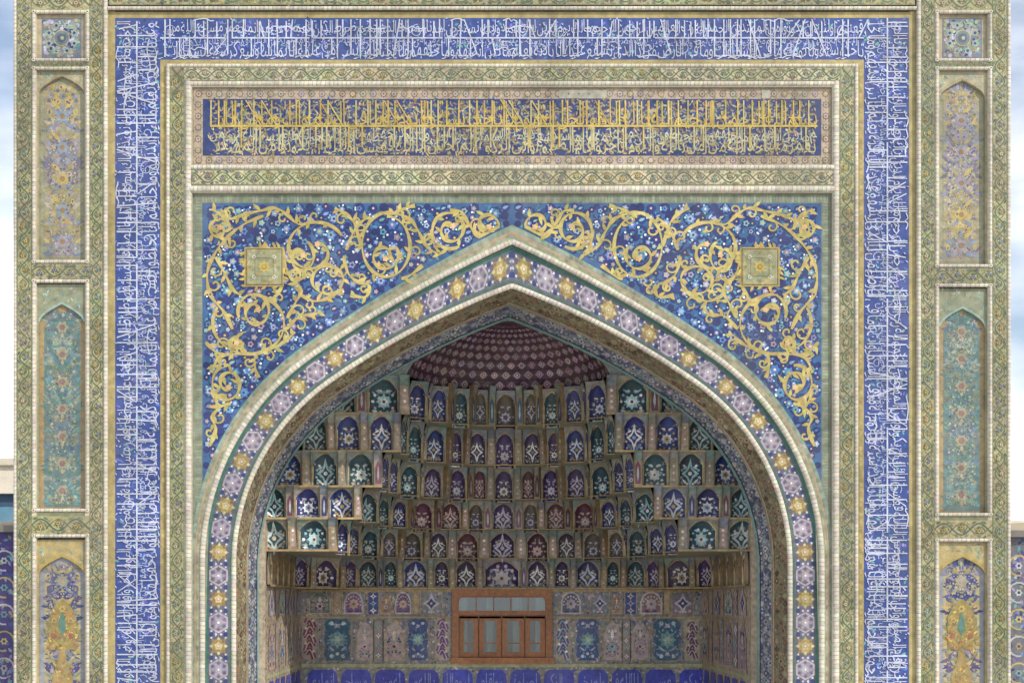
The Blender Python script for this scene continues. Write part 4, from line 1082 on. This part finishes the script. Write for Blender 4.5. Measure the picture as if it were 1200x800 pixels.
def tile_picture(q, W_, H, style, colr, rr):
    """decorated tile panel; local x about 0, z from 0"""
    c1, c2 = rr.choice(((LILAC, CREAM), (AQUA, WHITE), (SKYB, CREAM), (PINK, CREAM)))
    if style == 'oval':
        P = [(-W_ * .36, 0), (W_ * .36, 0), (W_ * .5, H * .12), (W_ * .42, H * .3), (W_ * .5, H * .5), (W_ * .42, H * .7), (W_ * .5, H * .88), (W_ * .36, H), (-W_ * .36, H), (-W_ * .5, H * .88), (-W_ * .42, H * .7), (-W_ * .5, H * .5), (-W_ * .42, H * .3), (-W_ * .5, H * .12)]
        q.poly(P, colr, T); flower(q, 0, H * .5, W_ * .34, (.16, .34, .36), (.42, .5, .44), 2 * T, 8); star(q, 0, H * .5, W_ * .24, W_ * .1, 6, (.40, .50, .46), 4 * T)
        for k in range(34):
            x, z = rr.uniform(.03, W_ * .42), rr.uniform(H * .05, H * .95); c = jit(rr.choice(((.28, .34, .5), (.16, .3, .36), (.36, .36, .46), (.10, .10, .3), (.2, .12, .26))), .25); an = rr.uniform(0, 6.3)
            for s in (-1, 1): leaf(q, s * x, z, W_ * .13, W_ * .06, an if s > 0 else pi - an, c, 1.7 * T)
        for s in (-1, 1):
            for zz in (.1, .9): disc(q, s * W_ * .22, H * zz, W_ * .08, (.55, .6, .62), 2 * T, 6)
            for zz in (.22, .78): leaf(q, s * W_ * .12, H * zz, W_ * .3, W_ * .1, .7 if (s > 0) == (zz < .5) else 2.4, (.38, .42, .55), 2 * T)
        for zz in (.16, .84): disc(q, 0, H * zz, W_ * .07, (.55, .58, .66), 2 * T, 6)
    elif style == 'arch':
        P = [(-W_ / 2, 0), (W_ / 2, 0), (W_ / 2, H * .66), (W_ * .3, H * .88), (0, H), (-W_ * .3, H * .88), (-W_ / 2, H * .66)]
        q.poly(P, (.44, .35, .24), T); q.poly([(x * .86, .02 + z * .94) for x, z in P], tuple(k * 1.12 for k in colr), 2 * T)
        for k in range(26):
            x, z = rr.uniform(0, W_ * .34), rr.uniform(H * .08, H * .78); c = jit(rr.choice((c1, c2, GREY, NAVY, PINK, (.3, .24, .36))), .2)
            for s in (-1, 1): flower(q, s * x, z, W_ * .065, c, NAVY, 3 * T, 5)
        flower(q, 0, H * .35, W_ * .2, c1, NAVY, 4 * T, 6); leaf(q, 0, H * .5, H * .3, W_ * .2, pi / 2, c2, 4 * T)
    elif style == 'half':
        q.rect(-W_ / 2, 0, W_ / 2, H, jit((.36, .31, .25), .1), T); z = .03; k = 0
        while z < H - W_ * .5:
            s = 1 if k % 2 else -1; P = [(s * -W_ * .3 + W_ * .55 * t * s, z + W_ * (.45 * sin(t * pi) + .3 * t)) for t in (0, .25, .5, .75, 1)]
            ribbon(q, P, W_ * .34, colr, 2 * T); ribbon(q, P, W_ * .08, c1, 3 * T); disc(q, -s * W_ * .25, z + W_ * .5, W_ * .1, c2, 3 * T, 6); z += W_ * .5; k += 1
    elif style == 'strip':
        q.rect(-W_ / 2, 0, W_ / 2, H, colr, T); n = max(3, int(H / (W_ * 1.1)))
        for k in range(n): star(q, 0, H * (k + .5) / n, W_ * .38, W_ * .16, 4, c1 if k % 2 else c2, 2 * T); disc(q, 0, H * (k + .5) / n, W_ * .1, NAVY, 3 * T, 5)
    elif style == 'rose':
        P = [(-W_ / 2, 0), (W_ / 2, 0), (W_ / 2, H * .55), (W_ * .36, H * .86), (W_ * .14, H), (-W_ * .14, H), (-W_ * .36, H * .86), (-W_ / 2, H * .55)]
        q.poly(P, (.50, .46, .48), T); q.poly([(x * .82, .03 + z * .86) for x, z in P], colr, 2 * T)
        flower(q, 0, H * .45, W_ * .30, c1, colr, 3 * T, 8); flower(q, 0, H * .45, W_ * .15, (.45, .36, .16), NAVY, 5 * T, 5)
        for k in range(9): t = pi * k / 8; disc(q, W_ * .36 * cos(t), H * .42 + H * .38 * sin(t), W_ * .05, c2, 3 * T, 5)
        for s_ in (-1, 1): leaf(q, s_ * W_ * .06, H * .1, W_ * .26, W_ * .1, .25 if s_ > 0 else pi - .25, NAVY, 3 * T)
    else:
        P = [(-W_ / 2, 0), (W_ / 2, 0), (W_ / 2, H * .6), (0, H), (-W_ / 2, H * .6)]
        q.poly(P, colr, T); star(q, 0, H * .48, W_ * .48, W_ * .24, 4, (.48, .46, .54), 2 * T, pi / 2, .9, 1.1); star(q, 0, H * .48, W_ * .26, W_ * .15, 4, NAVY, 3 * T, pi / 2); disc(q, 0, H * .48, W_ * .07, c2, 4 * T, 6)
        for s in (-1, 1): disc(q, s * W_ * .34, H * .14, W_ * .08, c1, 2 * T, 6); disc(q, s * W_ * .12, H * .1, W_ * .06, c2, 2 * T, 6)
RW, WIN = rear_wall()

def side_wall(sgn):
    b = MB(); X = sgn * 3.95; base = (.40, .32, .24)
    b.box(min(X, X + sgn * .3), max(X, X + sgn * .3), 2.21, YBK + .3, 0, 8.6, base)
    b.flush(); rr = random.Random(31 + sgn)
    m = plane_map((X - sgn * .003, 2.2, 0), (0, 1, 0), (0, 0, 1), (-sgn, 0, 0)); b.use(m); D = YBK - 2.2
    b.rect(0, bz(724), D, bz(721.5), (.36, .29, .18), T); b.rect(0, bz(781), D, bz(777), (.36, .38, .22), T)
    for k in range(1300):
        y, z = rr.uniform(.03, D - .1), rr.uniform(4.9, 7.3)
        if rr.random() < .6: leaf(b, y, z, .09, .035, rr.uniform(0, 6.3), jit(rr.choice((GREY, PINK, TAN, LILAC, SAGE, OLIVE, SAND)), .2), 0)
        else: disc(b, y, z, .022, jit(rr.choice((CREAM, LILAC, NAVY, PINK)), .2), 0, 5)
    b.flush(); b.map = None
    w = b.build('side_wall', M_DEEP, portal)
    y = .35; i = 0
    while y < D - .3:
        wd = (.62, .34, .7, .3)[i % 4]
        for (za, zb, st) in ((bz(773), bz(726), ('arch', 'strip', 'arch', 'half')[i % 4]), (bz(719), bz(693), ('diamond', 'strip', 'rose', 'strip')[i % 4])):
            q = MB(); q.use(plane_map((X - sgn * .008, 2.2 + y + wd / 2, za), (0, 1, 0), (0, 0, 1), (-sgn, 0, 0)))
            tile_picture(q, wd, zb - za, st, rr.choice(((.30, .24, .22), (.34, .28, .2), (.22, .18, .26), (.38, .28, .22))), rr); q.flush(); q.map = None; q.build('tile_panel', M_DEEP, w)
        y += wd + .12; i += 1
    for k in range(6):
        q = MB(); q.use(plane_map((X - sgn * .008, 2.2 + .35 + k * .7, 0), (0, 1, 0), (0, 0, 1), (-sgn, 0, 0))); z0, z1 = bz(812), bz(784); e = .1; zm = (z0 + z1) / 2; x1 = .62
        q.poly([(e, z0), (x1 - e, z0), (x1, zm), (x1 - e, z1), (e, z1), (0, zm)], jit((.07, .08, .34), .12), T); q.flush(); q.map = None; q.build('cartouche', M_DEEP, w)
side_wall(-1); side_wall(1)

def window():
    x0, x1, z0, z1 = WIN; y = YBK
    b = MB(); wd = (.32, .12, .038); X0, X1, Z0, Z1 = bx(530), bx(647), bz(775), bz(690)
    def bar(q, xa, xb, za, zb, y0, y1, c=wd): q.box(min(xa, xb), max(xa, xb), y0, y1, min(za, zb), max(za, zb), jit(c, .12))
    f = .13
    bar(b, X0, X0 + f, Z0, Z1, y - .07, y + .1); bar(b, X1 - f, X1, Z0, Z1, y - .07, y + .1); bar(b, X0 + f, X1 - f, Z1 - f, Z1, y - .072, y + .1); bar(b, X0 - .03, X1 + .03, Z0 - .03, Z0 + .09, y - .1, y + .1)
    for c in ((X0 + f, 1), (X1 - f, -1)):           # rounded upper corners
        P = [(c[0], Z1 - f)] + [(c[0] + c[1] * .13 * (1 - sin(t * pi / 10)), Z1 - f - .13 * (1 - cos(t * pi / 10))) for t in range(6)]
        b.face([(x, y - .05, z) for x, z in P], wd)
    bar(b, X0 + f, X1 - f, bz(720.5), bz(715), y - .05, y + .08)
    w = b.build('window', M_WOOD, portal)
    xs = [X0 + f, bx(561), bx(588), bx(615), X1 - f]
    for i in range(4):
        q = MB(); a, c = xs[i] + .008, xs[i + 1] - .008; t, bt = bz(721), Z0 + .1; s = .095
        bar(q, a, a + s, bt, t, y - .02, y + .04); bar(q, c - s, c, bt, t, y - .02, y + .04); bar(q, a + s, c - s, t - s, t, y - .02, y + .04); bar(q, a + s, c - s, bt, bt + s, y - .02, y + .04); bar(q, a + s, c - s, bz(754), bz(752.5), y - .005, y + .03)
        q.build('sash', M_WOOD, w)
        g = MB(); g.box(a + s - .01, c - s + .01, y + .008, y + .014, bt + s - .01, t - s + .01, WHITE); g.build('pane', M_GLASS, w)
    q = MB(); n = 5; a, c = X0 + f, X1 - f
    for i in range(1, n): u = a + (c - a) * i / n; bar(q, u - .011, u + .011, bz(715) + .002, Z1 - f - .002, y - .005, y + .03)
    bar(q, a, c, Z1 - f - .03, Z1 - f + .02, y - .021, y + .042); q.build('transom_bars', M_WOOD, w)
    g = MB(); g.box(a, c, y + .008, y + .014, bz(716), Z1 - f + .01, WHITE); g.build('transom_pane', M_GLASS, w)
    # room behind with drawn net curtains
    rm = MB(); rm.box(X0 + .05, X1 - .05, y + .85, y + .9, Z0, Z1, WHITE); rm.box(X0, X0 + .05, y + .1, y + .9, Z0, Z1, WHITE); rm.box(X1 - .05, X1, y + .1, y + .9, Z0, Z1, WHITE); rm.box(X0, X1, y + .1, y + .9, Z0 - .05, Z0, WHITE); rm.box(X0, X1, y + .1, y + .9, Z1, Z1 + .05, WHITE)
    rm.build('room', M_DARK, w)
    cu = MB()
    for (xa, xb) in ((X0 + .1, bx(548)), (bx(570), bx(579)), (bx(601), bx(609)), (bx(604), bx(612)), (bx(628), X1 - .1)):
        n = 14; A = [(xa + (xb - xa) * i / n, y + .2 + .025 * sin(i * 1.9), Z0) for i in range(n + 1)]; cu.grid([A, [(p[0], p[1], Z1 - .02) for p in A]], WHITE)
    cu.build('curtain', M_CURTAIN, w)
window()

# =================================================================== low walls of the court on both sides
def wing(sgn):
    b = MB(); zt = pz(622 if sgn < 0 else 628); x0, x1 = sorted((sgn * 7.34, sgn * 19)); y = .35
    b.box(x0, x1, y, 3.2, 0, zt, (.25, .24, .33)); b.flush()
    b.use(facade(y - .003)); rr = random.Random(51 + sgn)
    b.rect(x0, 0, x1, zt, (.05, .04, .18) if sgn < 0 else (.13, .14, .17), 0)
    zc = zt - .42
    while zc > 2:
        for k in range(12):
            cx = (7.56 + k * .5) * sgn; P = [(cx + .15 * cos(i * pi / 7), zc + .15 * sin(i * pi / 7)) for i in range(12)]
            ribbon(b, P, .026, (.42, .42, .44) if int(zc * 2.5) % 2 else (.40, .32, .12), 2 * T); flower(b, cx, zc, .06, jit(rr.choice(((.4, .32, .12), (.4, .4, .42), (.15, .3, .32))), .2), NAVY, 2 * T, 6)
        zc -= .40
    for k in range(2600):
        x, z = rr.uniform(7.36, 12) * sgn, rr.uniform(4, zt - .06)
        leaf(b, x, z, .09, .05, rr.uniform(0, 6.3), jit(rr.choice(((.4, .4, .46), COBALT, (.28, .24, .4), TEAL, (.14, .22, .42), NAVY, OCHRE, PURPLE)), .25), T)
    b.flush(); b.map = None
    o = b.build('court_wall', M_TILE)
    c = MB(); c.box(x0, x1, y - .12, 3.3, zt + .002, zt + .10, (.16, .15, .14)); c.box(x0, x1, y - .05, 3.25, zt + .10, zt + .16, (.44, .40, .32))
    c.build('coping', M_PLASTER, o)
    return o
tag(wing(-1), 'low blue-violet tiled court wall with rings, beneath the dark glazed building', 'wall', kind='thing')
tag(wing(1), 'low grey-blue tiled court wall with ring scrolls, beneath the white building', 'wall', kind='thing')

# buildings far behind, seen past the portal's edges
def far_left():
    e = tag(empty('flat_roofed_building', (-15.5, 22, 0)), 'dark blue glazed building with cream parapet rising over the blue-violet court wall', 'building', kind='thing')
    b = MB(); b.box(-6, 1.5, 0, 8, 0, 10.4, (.04, .08, .14)); b.build('wall', M_PLASTER, e)
    b = MB(); b.box(-6.2, 1.7, -.25, 8.2, 10.4, 11.25, (.68, .61, .50)); b.box(-6.3, 1.8, -.4, 8.3, 11.25, 11.45, (.60, .54, .42)); b.build('parapet', M_PLASTER, e)
    b = MB()
    for k in range(7): b.box(-5.8 + k * 1.02, -5.0 + k * 1.02, -.05, .05, 9.4, 10.0, (.10, .22, .30))
    b.box(-6, 1.5, -.12, .0, 8.9, 9.15, (.50, .52, .58)); b.box(-6, 1.5, -.9, .0, 8.3, 8.55, (.42, .48, .60)); b.build('window_strip', M_PLASTER, e)
def far_right():
    e = tag(empty('white_walled_building', (15.6, 18, 0)), 'white building with beige sloped roof and narrow dark windows over the grey-blue court wall', 'building', kind='thing')
    b = MB(); b.box(-1.6, 7, 0, 7, 0, 9.35, (.76, .75, .73)); b.build('wall', M_PLASTER, e)
    b = MB(); b.face([(-2, -.5, 9.2), (7.4, -.5, 9.75), (7.4, 7.5, 10.0), (-2, 7.5, 9.6)], (.40, .33, .22)); b.face([(-2, -.5, 9.05), (7.4, -.5, 9.5), (7.4, -.5, 9.75), (-2, -.5, 9.2)], (.46, .38, .26)); b.face([(-2, -.5, 9.05), (7.4, -.5, 9.5), (7.4, 7.5, 9.5), (-2, 7.5, 9.05)], (.4, .33, .22)); b.build('roof', M_PLASTER, e)
    for x in (-.9, -.1, 1.4, 3.): 
        b = MB(); b.box(x, x + .22, -.03, .04, 8.5, 9.05, (.10, .09, .08)); b.build('window', M_PLASTER, e)
far_left(); far_right()
